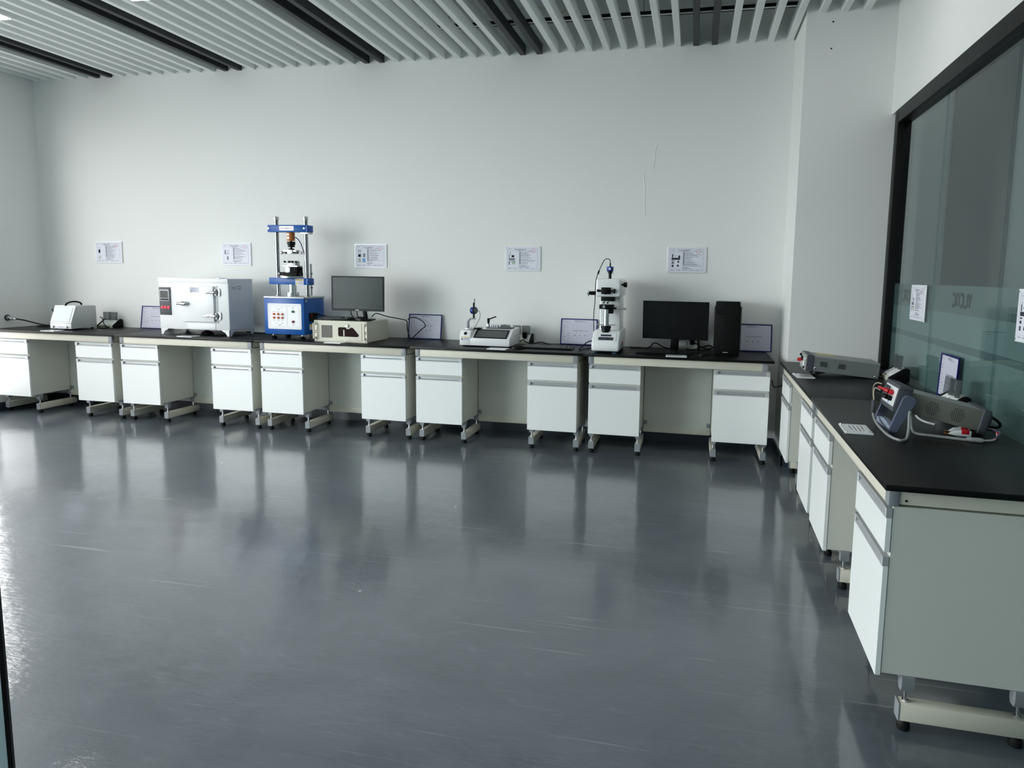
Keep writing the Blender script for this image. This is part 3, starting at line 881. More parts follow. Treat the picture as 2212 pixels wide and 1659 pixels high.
# ------------------------------------------------------------------ drying oven
t = thing('drying_oven', 'large white enamelled drying oven with chrome latch and hinges', 'oven', (0.728, 0.192, H))
w = 0.379; zb, zt = 0.054, 0.539; dp = 0.345
MB().box((-w, 0, zb), (w-0.002, dp, zt), 'white', 0.005).build('body', t)
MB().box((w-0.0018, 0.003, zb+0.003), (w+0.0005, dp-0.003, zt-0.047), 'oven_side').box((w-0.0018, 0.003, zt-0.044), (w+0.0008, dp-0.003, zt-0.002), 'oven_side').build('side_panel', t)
MB().box((-w-0.002, -0.002, zt-0.044), (w-0.001, 0.01, zt+0.001), 'white', 0.003).build('top_band', t)
for sx in (-1, 1):
    for yy, d in ((0, 1), (dp, -1)):
        f = MB()
        xs = sx*w
        prof = [(xs, 0), (xs-sx*0.03, 0), (xs-sx*0.035, 0.014), (xs-sx*0.05, 0.034), (xs-sx*0.078, 0.046), (xs-sx*0.085, zb+0.001), (xs, zb+0.001)]
        f.prism(prof, 'y', yy, yy+d*0.006, 'white')
        prof2 = [(yy, 0), (yy+d*0.03, 0), (yy+d*0.035, 0.014), (yy+d*0.05, 0.034), (yy+d*0.078, 0.046), (yy+d*0.085, zb+0.001), (yy, zb+0.001)]
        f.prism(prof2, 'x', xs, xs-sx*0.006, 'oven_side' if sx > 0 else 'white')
        f.build('leg', t)
d = MB().box((-0.107, -0.030, 0.133), (0.240, 0.0, 0.467), 'white', 0.005)
do = d.build('door', t)
MB().box((-0.122, -0.006, 0.122), (0.262, 0.0, 0.478), 'white', 0.003).build('door_frame', t)
MB().box((-0.075, -0.004, 0.058), (0.232, 0.0, 0.118), 'white', 0.002).build('lower_plate', t)
la = MB(Matrix.Translation((0, -0.0305, 0)))
q(la, -0.008, 0.408, 0.092, 0.455, 'paper2', 0.0004)
rg = random.Random(3)
for k in range(5): words(la, -0.004, rg.uniform(0.03, 0.086), 0.448-k*0.008, 0.004, 'ink', rg, 0.3)
q(la, -0.002, 0.410, 0.006, 0.417, 'ink_dark'); q(la, 0.012, 0.410, 0.022, 0.417, 'ink_blue')
la.build('door_label', do)
for z in (0.412, 0.190):
    h = MB()
    h.prism([(0.115, z), (0.165, z+0.014), (0.220, z+0.018), (0.245, z+0.018), (0.245, z-0.018), (0.165, z-0.015)], 'y', -0.036, -0.030, 'chrome', 0.002)
    h.lathe((0.17, -0.034, z), (1, -0.03, 0), [(0.008, 0), (0.013, 0.01), (0.013, 0.06), (0.017, 0.065), (0.017, 0.095), (0.010, 0.10)], 'chrome', 16)
    h.cyl((0.262, -0.020, z-0.030), (0.262, -0.020, z+0.030), 0.011, 'chrome')
    h.prism([(0.255, z-0.032), (0.292, z-0.036), (0.300, z-0.02), (0.300, z+0.02), (0.292, z+0.036), (0.255, z+0.032)], 'y', -0.012, 0.0, 'chrome', 0.002)
    h.build('hinge', do)
h = MB()
h.lathe((-0.150, -0.045, 0.301), (1, 0, 0), [(0.006, 0), (0.013, 0.006), (0.013, 0.05), (0.020, 0.056), (0.020, 0.10), (0.012, 0.118), (0.004, 0.124)], 'chrome', 16)
h.box((-0.115, -0.042, 0.285), (-0.060, -0.030, 0.318), 'chrome', 0.004)
h.build('latch', do)
cp = MB().box((-0.372, -0.006, 0.186), (-0.247, 0.0, 0.450), 'grey_dark', 0.002)
c_ = cp.build('control_panel', t)
MB().box((-0.360, -0.012, 0.318), (-0.259, -0.006, 0.425), 'alu', 0.002).box((-0.354, -0.0135, 0.346), (-0.265, -0.012, 0.418), 'lcd_dark').box((-0.354, -0.0135, 0.326), (-0.265, -0.012, 0.341), 'black').build('display', c_)
for k, x in enumerate((-0.339, -0.307, -0.272)):
    MB().box((x-0.012, -0.012, 0.246), (x+0.012, -0.006, 0.270), 'red_lit', 0.003).build('rocker_switch', c_)
pt = MB(Matrix.Translation((0, -0.0062, 0)))
for x in (-0.339, -0.307, -0.272):
    for z in (0.285, 0.232, 0.215): words(pt, x-0.008, x+0.008, z, 0.005, 'ink', rg, 0.4)
words(pt, -0.350, -0.275, 0.302, 0.005, 'ink', rg, 0.3)
pt.build('panel_print', c_)
MB().lathe((0.205, 0.13, zt), (0, 0, 1), [(0.045, 0), (0.045, 0.005), (0.03, 0.008)], 'chrome').build('vent_cap', t)
sd = MB(Matrix.Translation((w+0.0012, 0, 0)) @ Matrix.Rotation(R(90), 4, 'Z'))
outline(sd, 0.13, 0.440, 0.17, 0.470, 0.004, 'ink_dark', 0.0005); words(sd, 0.05, 0.115, 0.455, 0.009, 'ink', rg, 0.6); words(sd, 0.05, 0.11, 0.440, 0.009, 'ink', rg, 0.6)
sd.build('side_print', t)
MB().lathe((0.0, 0.16, 0.0), (0, 0, 1), [(0.06, 0), (0.045, 0.02), (0.02, 0.03), (0.02, 0.055)], 'rubber').build('motor_housing', t)
cord('oven_cable', [(1.05, 0.50, H+0.02), (1.12, 0.54, H+0.008), (1.25, 0.56, H+0.006), (1.40, 0.58, H+0.006), (1.62, 0.56, H+0.006)], 0.005, 'black', 'black cable on the worktop between the oven and the blue test stand')

# ------------------------------------------------------------------ blue insertion force test stand
TX, TY = 1.7025, 0.163
t = thing('force_test_stand', 'tall blue test stand with twin chrome columns and a white button panel', 'test machine', (TX, TY, H))
w = 0.2025; zb, zt = 0.044, 0.374; dp = 0.33
MB().box((-w, 0, zb), (w, dp, zt), 'blue', 0.004).build('base_cabinet', t)
MB().box((-w-0.001, -0.003, zt), (w+0.002, dp+0.01, zt+0.014), 'alu', 0.002).build('top_plate', t)
for x in (-0.145, 0.150):
    for y in (0.045, 0.265):
        MB().lathe((x, y, 0), (0, 0, 1), [(0.027, 0), (0.029, 0.010), (0.022, 0.018), (0.012, 0.024), (0.012, 0.026)], 'rubber').cyl((x, y, 0.024), (x, y, zb), 0.008, 'chrome').build('foot', t)
pn = MB().box((-0.164, -0.004, 0.093), (0.178, 0.0, 0.326), 'white', 0.001, 1)
po = pn.build('button_panel', t)
pr = MB(Matrix.Translation((0.007, -0.0042, 0)))
outline(pr, -0.160, 0.103, 0.160, 0.316, 0.0012, 'ink'); outline(pr, -0.146, 0.115, 0.022, 0.304, 0.0010, 'ink'); outline(pr, 0.030, 0.115, 0.146, 0.304, 0.0010, 'ink')
rg = random.Random(9)
for x in (-0.106, -0.064, -0.021):
    words(pr, x-0.010, x+0.012, 0.247, 0.006, 'ink', rg, 0.5); words(pr, x-0.010, x+0.012, 0.171, 0.006, 'ink', rg, 0.5)
for (x, z) in ((-0.09, 0.283), (-0.03, 0.283), (-0.088, 0.142), (-0.028, 0.142)): words(pr, x, x+0.011, z, 0.009, 'ink', rg, 0.2)
words(pr, -0.066, -0.042, 0.271, 0.006, 'ink', rg, 0.2); words(pr, -0.062, -0.038, 0.127, 0.006, 'ink', rg, 0.2)
for z in (0.283, 0.133): outline(pr, 0.080, z, 0.096, z+0.012, 0.002, 'ink')
pr.build('panel_print', po)
for u in (-0.157, 0.171):
    for v in (0.100, 0.319): MB().cyl((u, -0.004, v), (u, -0.006, v), 0.003, 'grey_dark', n=8).build('panel_screw', po)
for x in (-0.0995, -0.0565, -0.0145):
    for z in (0.229, 0.1965): MB().lathe((x, -0.004, z), (0, -1, 0), [(0.0105, 0), (0.0105, 0.006), (0.0085, 0.012), (0.004, 0.014)], 'orange', 16).build('push_button', po)
MB().lathe((0.0945, -0.004, 0.2555), (0, -1, 0), [(0.0115, 0), (0.0115, 0.007), (0.009, 0.013), (0.004, 0.015)], 'green', 16).build('green_button', po)
MB().lathe((0.0945, -0.004, 0.1635), (0, -1, 0), [(0.0115, 0), (0.0115, 0.007), (0.009, 0.013), (0.004, 0.015)], 'maroon', 16).build('red_button', po)
CY = 0.137
for sx in (-1, 1):
    x = 0.0055+sx*0.150
    c = MB().cyl((x, CY, zt+0.014), (x, CY, 1.085), 0.0185, 'column_chrome', n=24).lathe((x, CY, zt+0.013), (0, 0, 1), [(0.026, 0), (0.026, 0.010), (0.020, 0.014)], 'steel')
    co = c.build('column', t)
    MB().lathe((x, CY, 1.085), (0, 0, 1), [(0.0225, 0), (0.0225, 0.024), (0.0205, 0.032), (0.012, 0.034)], 'steel').build('column_cap', co)
up = MB().box((-0.207, CY-0.045, 0.975), (0.178, CY+0.045, 1.039), 'blue', 0.003).box((0.180, CY-0.045, 0.975), (0.202, CY+0.045, 1.037), 'blue', 0.003)
uo = up.build('upper_crossbar', t)
for x in (-0.195, 0.168): MB().cyl((x, CY-0.045, 1.008), (x, CY-0.050, 1.008), 0.008, 'steel').build('clamp_bolt', uo)
npl = MB(Matrix.Translation((0, CY-0.0455, 0)))
npl.box((-0.084, -0.001, 0.990), (0.060, 0, 1.028), 'acrylic'); words(npl, -0.074, 0.050, 1.006, 0.011, 'ink', rg, 0.35, 0.0014); words(npl, -0.070, 0.045, 0.996, 0.004, 'ink', rg, 0.35, 0.0014)
npl.build('nameplate', uo)
MB().box((0.115, CY-0.030, 0.958), (0.205, CY+0.03, 0.975), 'steel', 0.002).build('clamp_block', uo)
lo_ = MB().box((-0.206, CY-0.048, 0.497), (0.170, CY+0.048, 0.558), 'blue', 0.003).box((0.172, CY-0.048, 0.495), (0.196, CY+0.048, 0.556), 'blue', 0.003)
loo = lo_.build('lower_crossbar', t)
wl = MB(Matrix.Translation((0, CY-0.0485, 0)))
wl.box((0.066, -0.001, 0.494), (0.150, 0, 0.552), 'paper2'); q(wl, 0.069, 0.535, 0.147, 0.549, 'yellow', 0.0013)
wl.faces([(0.073, -0.0014, 0.501), (0.097, -0.0014, 0.501), (0.085, -0.0014, 0.526)], [(0, 1, 2)], 'yellow')
q(wl, 0.084, 0.506, 0.086, 0.518, 'ink_dark', 0.0018)
words(wl, 0.074, 0.142, 0.539, 0.007, 'ink_dark', rg, 0.4, 0.0018)
for k in range(4): words(wl, 0.102, 0.143, 0.525-k*0.008, 0.004, 'ink', rg, 0.3, 0.0014)
wl.build('warning_label', loo)
MB().lathe((0.0055, CY, zt+0.014), (0, 0, 1), [(0.062, 0), (0.062, 0.004), (0.056, 0.006), (0.056, 0.036), (0.034, 0.037), (0.034, 0.109)], 'chrome', 24).build('lift_screw', t)
MB().lathe((0.0, CY, 0.894), (0, 0, 1), [(0.010, 0), (0.010, 0.003), (0.036, 0.003), (0.036, 0.078), (0.020, 0.079), (0.020, 0.082)], 'copper', 24).build('load_cell', t)
lb = MB()
for z, u0, u1 in ((0.945, -0.0365, -0.012), (0.915, -0.0365, -0.006)):
    n = 8
    vs = []; fs = []
    for k in range(n+1):
        a = R(200+80*k/n)
        vs += [(0.0366*math.cos(a), CY+0.0366*math.sin(a), z), (0.0366*math.cos(a), CY+0.0366*math.sin(a), z+0.017)]
    lb.faces(vs, [(2*k, 2*k+2, 2*k+3, 2*k+1) for k in range(n)], 'acrylic')
lb.build('load_cell_label', t)
MB().lathe((0.003, CY, 0.815), (0, 0, 1), [(0.026, 0), (0.026, 0.012), (0.010, 0.013), (0.010, 0.024), (0.031, 0.025), (0.031, 0.048), (0.036, 0.050), (0.036, 0.075), (0.010, 0.076), (0.010, 0.080)], 'black', 20).build('chuck', t)
cl = MB().box((-0.066, CY-0.022, 0.795), (-0.02, CY+0.022, 0.816), 'steel', 0.002).box((0.020, CY-0.022, 0.797), (0.072, CY+0.022, 0.814), 'steel', 0.002).box((-0.024, CY-0.028, 0.778), (0.030, CY+0.028, 0.816), 'steel', 0.002)
for s in (-1, 1):
    cl.cyl((0.003+s*0.025, CY, 0.789), (0.003+s*0.095, CY, 0.789), 0.004, 'grey_dark', n=8)
    cl.cyl((0.003+s*0.052, CY, 0.789), (0.003+s*0.065, CY, 0.789), 0.011, 'grey_dark', n=12)
    cl.cyl((0.003+s*0.092, CY, 0.789), (0.003+s*0.108, CY, 0.789), 0.013, 'steel', n=12)
cl.build('upper_clamp', t)
st = MB().lathe((0.0, CY, 0.558), (0, 0, 1), [(0.104, 0), (0.104, 0.016), (0.098, 0.018)], 'steel', 28)
so = st.build('turntable', t)
xy = MB().box((-0.06, CY-0.05, 0.577), (0.085, CY+0.05, 0.606), 'blackmatt', 0.003).box((-0.005, CY-0.045, 0.606), (0.085, CY+0.045, 0.660), 'blackmatt', 0.003)
xy.box((-0.030, CY-0.055, 0.610), (0.020, CY-0.030, 0.655), 'steel', 0.002)
xy.cyl((-0.10, CY-0.03, 0.596), (-0.05, CY-0.03, 0.596), 0.015, 'rubber').cyl((-0.106, CY-0.03, 0.596), (-0.10, CY-0.03, 0.596), 0.016, 'steel')
xy.cyl((-0.065, CY+0.01, 0.630), (-0.02, CY+0.01, 0.630), 0.010, 'rubber').cyl((0.085, CY-0.02, 0.592), (0.115, CY-0.02, 0.592), 0.011, 'rubber').cyl((0.085, CY, 0.64), (0.105, CY, 0.64), 0.013, 'rubber')
xy.build('cross_slide', so)
cl2 = MB().box((-0.066, CY-0.04, 0.660), (0.085, CY+0.04, 0.672), 'steel', 0.001, 1).box((-0.028, CY-0.035, 0.672), (0.062, CY+0.035, 0.695), 'alu', 0.002)
cl2.box((-0.028, CY-0.035, 0.695), (-0.005, CY+0.035, 0.716), 'alu', 0.002).box((0.012, CY-0.035, 0.695), (0.03, CY+0.035, 0.712), 'alu', 0.002).box((0.04, CY-0.035, 0.695), (0.062, CY+0.035, 0.714), 'alu', 0.002)
for x in (-0.04, 0.004, 0.036, 0.074): cl2.lathe((x, CY-0.036, 0.706), (0, -1, 0), [(0.009, 0), (0.009, 0.014)], 'rubber', 10)
cl2.build('lower_clamp', so)
sk = MB().box((w, 0.075, 0.158), (w+0.006, 0.215, 0.242), 'black', 0.002).cyl((w+0.006, 0.10, 0.217), (w+0.016, 0.10, 0.217), 0.010, 'maroon').lathe((w+0.006, 0.16, 0.222), (1, 0, 0), [(0.012, 0), (0.012, 0.03), (0.007, 0.04)], 'black', 12).lathe((w+0.006, 0.195, 0.222), (1, 0, 0), [(0.010, 0), (0.010, 0.028), (0.006, 0.036)], 'black', 12)
sk.build('power_inlet', t)
sl_ = MB(Matrix.Translation((w+0.0008, 0, 0)) @ Matrix.Rotation(R(90), 4, 'Z'))
q(sl_, 0.025, 0.342, 0.052, 0.362, 'ink_green')
sl_.build('sticker', t)
sl_ = MB(Matrix.Translation((w+0.0008, 0, 0)) @ Matrix.Rotation(R(90), 4, 'Z'))
q(sl_, 0.08, 0.085, 0.135, 0.135, 'paper2'); q(sl_, 0.082, 0.115, 0.133, 0.132, 'yellow', 0.001)
sl_.build('side_label', t)
MB().tube([(0.034, CY, 0.925), (0.055, CY+0.005, 0.925), (0.085, CY+0.02, 0.88), (0.108, CY+0.03, 0.80), (0.122, CY+0.04, 0.72), (0.126, CY+0.045, 0.60), (0.126, CY+0.05, 0.45), (0.122, CY+0.05, zt+0.014)], 0.004, 'navy').build('load_cell_cable', t)
MB().box((0.176, CY+0.02, 0.40), (0.182, CY+0.04, 0.69), 'steel').cyl((0.182, CY+0.03, 0.60), (0.19, CY+0.03, 0.60), 0.006, 'rubber', n=8).cyl((0.182, CY+0.03, 0.47), (0.19, CY+0.03, 0.47), 0.006, 'rubber', n=8).build('limit_rail', t)
cord('machine_cable', [(TX+0.245, TY+0.16, H+0.222), (TX+0.29, TY+0.175, H+0.215), (TX+0.325, TY+0.20, H+0.205), (TX+0.345, TY+0.24, H+0.198), (TX+0.36, TY+0.30, H+0.20)], 0.005, 'black', 'black cable from the side of the blue test stand to the beige case')
cord('floor_lead', [(TX+0.17, TY+0.14, H+0.045), (TX+0.20, TY+0.10, H+0.03), (TX+0.25, TY+0.03, H+0.006), (TX+0.30, TY+0.04, H+0.006), (TX+0.325, TY+0.12, H+0.006)], 0.004, 'black', 'thin black lead curling between the blue test stand foot and the beige case')

# ------------------------------------------------------------------ beige rack computer
PX, PY = 2.300, 0.105
t = thing('rack_computer', 'beige rack computer case with a smoked window door and side handles', 'computer', (PX, PY, H))
Hp = 0.190
MB().box((-0.245, 0.004, 0.002), (0.2535, 0.405, Hp-0.001), 'beige', 0.002, 1).build('chassis', t)
MB().box((-0.2555, -0.001, 0.0), (0.2555, 0.004, Hp), 'beige', 0.001, 1).build('front_plate', t)
for s in (-1, 1):
    e = MB().box((s*0.2555, -0.004, 0.0), (s*0.228, -0.001, Hp), 'cream', 0.001, 1)
    for z in (0.010, 0.040, 0.080, 0.096, 0.150, 0.180): e.cyl((s*0.242, -0.004, z), (s*0.242, -0.0055, z), 0.0048, 'black', n=10)
    e.build('rack_ear', t)
    MB().tube([(s*0.245, -0.004, 0.030), (s*0.2452, -0.030, 0.030), (s*0.2452, -0.034, 0.045), (s*0.2452, -0.034, 0.148), (s*0.2452, -0.030, 0.163), (s*0.245, -0.004, 0.163)], 0.0065, 'cream', sub=5).build('grab_handle', t)
MB().box((-0.186, -0.0035, 0.038), (-0.082, -0.001, 0.148), 'mesh').build('vent_grille', t)
dd = MB().box((-0.052, -0.004, 0.018), (0.205, -0.001, 0.172), 'beige', 0.001, 1)
ddo = dd.build('door', t)
wn = MB()
pts = [(-0.022, 0.060), (-0.014, 0.052), (0.165, 0.052), (0.176, 0.060), (0.176, 0.072), (0.125, 0.128), (0.112, 0.134), (0.098, 0.132), (0.085, 0.120), (0.060, 0.120), (0.050, 0.134), (-0.014, 0.134), (-0.022, 0.126)]
wn.prism([(x, z) for x, z in pts], 'y', -0.0055, -0.004, 'brown_glass')
wn.build('window', ddo)
MB().lathe((0.070, -0.004, 0.148), (0, -1, 0), [(0.014, 0), (0.014, 0.006), (0.010, 0.012)], 'chrome').box((0.050, -0.018, 0.144), (0.080, -0.010, 0.149), 'chrome', 0.001, 1).build('lock', ddo)
MB().box((0.030, -0.008, 0.056), (0.040, -0.0056, 0.112), 'cream').build('drive_tray', ddo)

def monitor(name, label, loc, rz, W, Hm, foot_z, neck, tilt_, slim, logo_, foot=(-0.085, 0.11)):
    t = thing(name, label, 'monitor', loc, rz)
    T = Matrix.Translation((0, 0, foot_z+Hm/2)) @ Matrix.Rotation(tilt_, 4, 'X') @ Matrix.Translation((0, 0, -Hm/2))
    MB(T).box((-W/2, 0, 0), (W/2, 0.018, Hm), 'black', 0.004).box((-W/2+0.06, 0.018, 0.05), (W/2-0.06, 0.045, Hm-0.06), 'black', 0.008).build('shell', t)
    b = MB(T)
    e = slim
    b.box((-W/2, -0.004, 0), (W/2, 0, e*1.5), 'black', 0.001, 1).box((-W/2, -0.004, Hm-e), (W/2, 0, Hm), 'black', 0.001, 1)
    b.box((-W/2, -0.004, e*1.5), (-W/2+e, 0, Hm-e), 'black', 0.001, 1).box((W/2-e, -0.004, e*1.5), (W/2, 0, Hm-e), 'black', 0.001, 1)
    bo = b.build('bezel', t)
    MB(T).box((-W/2+e, -0.0015, e*1.5), (W/2-e, -0.0002, Hm-e), 'screen').build('screen', t)
    if logo_:
        l = MB(T @ Matrix.Translation((0, -0.0042, 0)))
        words(l, -0.018, 0.018, 0.005, 0.008, 'alu', random.Random(4), 0.25)
        l.build('brand_mark', bo)
    n = MB()
    x0, x1, w2 = neck
    n.prism([(x0-w2, foot_z+0.07), (x0+w2, foot_z+0.07), (x1+w2, 0.010), (x1-w2, 0.010)], 'y', 0.030, 0.058, 'black', 0.004)
    n.build('neck', t)
    fy, fw2 = foot
    MB().prism([(x1-fw2, fy*0.4), (x1-fw2*0.75, fy), (x1+fw2*0.75, fy), (x1+fw2, fy*0.4), (x1+fw2*0.9, 0.09), (x1-fw2*0.9, 0.09)], 'z', 0, 0.012, 'black', 0.005).build('base', t)
    return t
ZP = H+Hp
monitor('monitor', 'black monitor standing on the beige rack computer', (2.392, 0.245, ZP), 0.015, 0.507, 0.312, 0.083, (0.035, 0.055, 0.017), R(-1.5), 0.013, True, (-0.03, 0.085))
monitor('monitor', 'wide black monitor standing left of the computer tower', (5.212, 0.40, H), -0.07, 0.546, 0.319, 0.102, (0.0, -0.005, 0.034), R(2.5), 0.012, False)

def keyboard(W, label, loc, rz):
    t = thing('keyboard', label, 'keyboard', loc, rz, 'black keyboards')
    MB().prism([(-0.07, 0.0), (-0.072, 0.010), (0.07, 0.024), (0.074, 0.018), (0.074, 0.0)], 'x', -W/2, W/2, 'black', 0.003).build('base', t)
    k = MB(Matrix.Translation((0, -0.07, 0.0105)) @ Matrix.Rotation(math.atan2(0.014, 0.142), 4, 'X'))
    rows = [(0.012, 0.0)]+[(0.012+0.0195*i, 0) for i in range(1, 6)]
    for r in range(6):
        y = 0.010+0.0195*r+(0.006 if r == 5 else 0)
        x = -W/2+0.010
        while x < W/2-0.024:
            wk = 0.017
            if r == 0 and -0.10 < x < 0.0: wk = 0.096
            if x+wk > W/2-0.008: break
            if not (abs((x+W/2)/W-0.70) < 0.012 or abs((x+W/2)/W-0.845) < 0.012):
                k.prism([(x, y), (x+wk, y), (x+wk, y+0.0165), (x, y+0.0165)], 'z', 0.0, 0.006, 'key')
            x += wk+0.0023
    o = k.build('keys', t)
    o['kind'] = 'stuff'
    return t
def mouse(label, loc, rz):
    t = thing('computer_mouse', label, 'mouse', loc, rz, 'black computer mice')
    b = MB()
    bm = b.bm; i = b.mi('black')
    n, m_ = 16, 7
    rings = []
    for j in range(m_):
        f = j/(m_-1); ph = f*math.pi/2
        rings.append([b._v((0.031*math.cos(ph)**0.55*math.cos(2*math.pi*k/n) if j < m_-1 else 0.001*math.cos(2*math.pi*k/n),
                            (0.055*math.cos(ph)**0.55 if j < m_-1 else 0.001)*math.sin(2*math.pi*k/n)+0.006*f, 0.003+0.033*math.sin(ph))) for k in range(n)])
    for j in range(m_-1):
        for k in range(n): bm.faces.new((rings[j][k], rings[j][(k+1) % n], rings[j+1][(k+1) % n], rings[j+1][k])).material_index = i
    bm.faces.new(rings[-1]); bm.faces.new(list(reversed(rings[0])))
    b.box((-0.029, -0.05, 0), (0.029, 0.05, 0.004), 'rubber', 0.001, 1)
    b.build('shell', t)
    MB().cyl((-0.003, -0.028, 0.031), (0.003, -0.028, 0.031), 0.007, 'rubber', n=12).build('wheel', t)
    return t
keyboard(0.295, 'black keyboard lying on the beige rack computer under the monitor', (2.205, 0.200, ZP), 0.02)
keyboard(0.44, 'black keyboard between the dial gauge console and the hardness microscope', (4.158, 0.235, H), 0.02)
keyboard(0.46, 'black keyboard in front of the wide black monitor', (5.135, 0.212, H), 0.10)
def mouse_pad(label, loc, rz, a, c):
    o = MB().box((-a, -c, 0), (a, c, 0.003), 'rubber', 0.001, 1).build('mouse_pad', loc=loc, rotz=rz)
    return tag(o, label, 'mouse pad')
mouse_pad('thin black mouse pad on the front right of the beige case', (2.470, 0.158, ZP), 0.0, 0.085, 0.050)
mouse('black mouse on the beige rack computer below the monitor', (2.465, 0.158, ZP+0.003), 1.35)
mouse('black mouse on the worktop beside the dial gauge console', (3.925, 0.112, H), -1.3)
mouse_pad('dark mouse pad in front of the computer tower', (5.440, 0.135, H), 0.10, 0.105, 0.085)
mouse('black mouse on the dark mouse pad by the computer tower', (5.462, 0.135, H+0.003), -1.2)
cord('monitor_cable', [(2.50, 0.30, ZP+0.03), (2.53, 0.33, ZP+0.06), (2.60, 0.40, ZP+0.03), (2.68, 0.52, ZP+0.0), (2.72, 0.56, ZP-0.02), (2.735, 0.54, H+0.10), (2.765, 0.54, H+0.012), (2.80, 0.545, H+0.03), (2.868, 0.56, H+0.098), (2.895, 0.585, H+0.125), (2.868, 0.60, H+0.165), (2.80, 0.60, H+0.20), (2.745, 0.60, H+0.20), (2.715, 0.59, ZP-0.008)],
     0.0045, 'black', 'black cable looping from the monitor stand down behind the beige case')
cord('video_cable', [(2.30, 0.29, ZP+0.10), (2.29, 0.31, ZP+0.05), (2.305, 0.32, ZP+0.022), (2.33, 0.32, ZP+0.008)], 0.004, 'black', 'thin black cable with a plug hanging under the left of the small monitor')
cord('signal_cable', [(2.355, 0.30, ZP+0.10), (2.35, 0.31, ZP+0.05), (2.36, 0.33, ZP+0.006)], 0.004, 'black', 'short black cable hanging straight beneath the middle of the small monitor')

# ------------------------------------------------------------------ dial gauge console
GX_, GY_ = 3.617, 0.158
t = thing('gauge_console', 'low white console with sloping black screen and a blue dial gauge on top', 'test instrument', (GX_, GY_, H))
w = 0.2225
prof = [(0.0, 0.012), (0.0, 0.072), (0.120, 0.147), (0.335, 0.152), (0.335, 0.012)]
MB().prism(prof, 'x', -w+0.002, w, 'white', 0.003).build('body', t)
prof2 = [(-0.001, 0.012), (-0.001, 0.088), (0.028, 0.136), (0.335, 0.148), (0.335, 0.012)]
MB().prism(prof2, 'x', -w-0.001, -w+0.096, 'white', 0.003).build('gauge_block', t)
sl = math.atan2(0.075, 0.120); ln = math.hypot(0.075, 0.120)
TS = Matrix.Translation((0, 0, 0.072)) @ Matrix.Rotation(sl, 4, 'X')
MB(TS).box((-0.103, 0.008, 0), (0.195, ln-0.010, 0.0035), 'black', 0.001, 1).build('screen_bezel', t)
MB(TS).box((-0.088, 0.020, 0.0036), (0.180, ln-0.026, 0.0042), 'lcd').build('screen', t)
for x in (-0.19, 0.19):
    for y in (0.03, 0.30): MB().cyl((x, y, 0), (x, y, 0.0125), 0.014, 'rubber').build('foot', t)
lb = MB(Matrix.Translation((0, -0.0015, -0.008)))
q(lb, -w+0.010, 0.060, -w+0.085, 0.093, 'paper'); q(lb, -w+0.010, 0.0885, -w+0.085, 0.094, 'yellow', 0.0009)
q(lb, -w+0.013, 0.063, -w+0.034, 0.087, 'acrylic', 0.0009); q(lb, -w+0.018, 0.064, -w+0.023, 0.084, 'ink_dark', 0.0012); q(lb, -w+0.023, 0.068, -w+0.031, 0.076, 'ink_dark', 0.0012)
rg = random.Random(14)
for k in range(4): words(lb, -w+0.040, -w+0.080, 0.082-k*0.005, 0.003, 'ink', rg, 0.3, 0.0009)
lb.build('safety_label', t)
TO = Matrix.Translation((-w+0.048, 0.0135, 0.112)) @ Matrix.Rotation(-math.atan2(0.029, 0.048), 4, 'X') @ Matrix.Rotation(R(90), 4, 'X')
o_b = MB(TO)
o_b.lathe((0, 0, 0), (0, 0, 1), [(0.0145, 0), (0.0145, 0.002), (0.009, 0.003)], 'black', 20)
o_b.build('round_badge', t)
# gauge on its bracket
_dz = Matrix.Translation((0, 0, -0.0125))
gx, gy = -0.135, 0.115
br = MB(_dz)
br.prism([(gx-0.062, 0.155), (gx-0.062, 0.222), (gx-0.034, 0.252), (gx+0.014, 0.252), (gx+0.014, 0.242), (gx-0.028, 0.242), (gx-0.045, 0.219), (gx-0.045, 0.155)], 'y', gy-0.013, gy+0.013, 'bracket', 0.0015)
br.box((gx-0.070, gy-0.03, 0.152), (gx+0.005, gy+0.03, 0.164), 'steel', 0.002).cyl((gx+0.005, gy-0.012, 0.247), (gx+0.022, gy-0.012, 0.247), 0.006, 'steel', n=10)
br.build('gauge_bracket', t)
MB(_dz).cyl((gx, gy, 0.250), (gx, gy, 0.385), 0.0085, 'black').cyl((gx, gy, 0.166), (gx, gy, 0.250), 0.0025, 'chrome', n=8).lathe((gx, gy, 0.160), (0, 0, 1), [(0.010, 0), (0.010, 0.008), (0.004, 0.010)], 'steel', 12).build('gauge_stem', t)
MB(_dz).lathe((gx, gy, 0.385), (0, 0, 1), [(0.0075, 0), (0.0095, 0.002), (0.0095, 0.034), (0.008, 0.036)], 'alu', 14).build('gauge_cap', t)
dx_ = Vector((0.90, -0.43, 0.05)).normalized(); gc = Vector((gx, gy, 0.318))
MB(_dz).lathe(gc-dx_*0.022, dx_, [(0.026, 0), (0.0305, 0.004), (0.0305, 0.014)], 'black', 28).lathe(gc-dx_*0.008, dx_, [(0.0315, 0), (0.0315, 0.020)], 'cam_blue', 28).lathe(gc+dx_*0.010, dx_, [(0.0305, 0), (0.0305, 0.008), (0.028, 0.012)], 'black', 28).lathe(gc+dx_*0.0221, dx_, [(0.024, 0), (0.024, 0.001)], 'meter_side', 24).build('dial_head', t)
MB(_dz).tube([gc+Vector((0.030, 0.0, 0.0)), gc+Vector((0.050, 0.01, -0.012)), gc+Vector((0.052, 0.01, -0.06)), gc+Vector((0.025, 0.01, -0.12)), gc+Vector((-0.005, 0.02, -0.152))], 0.0022, 'grey_dark', n=6).build('gauge_cable', t)
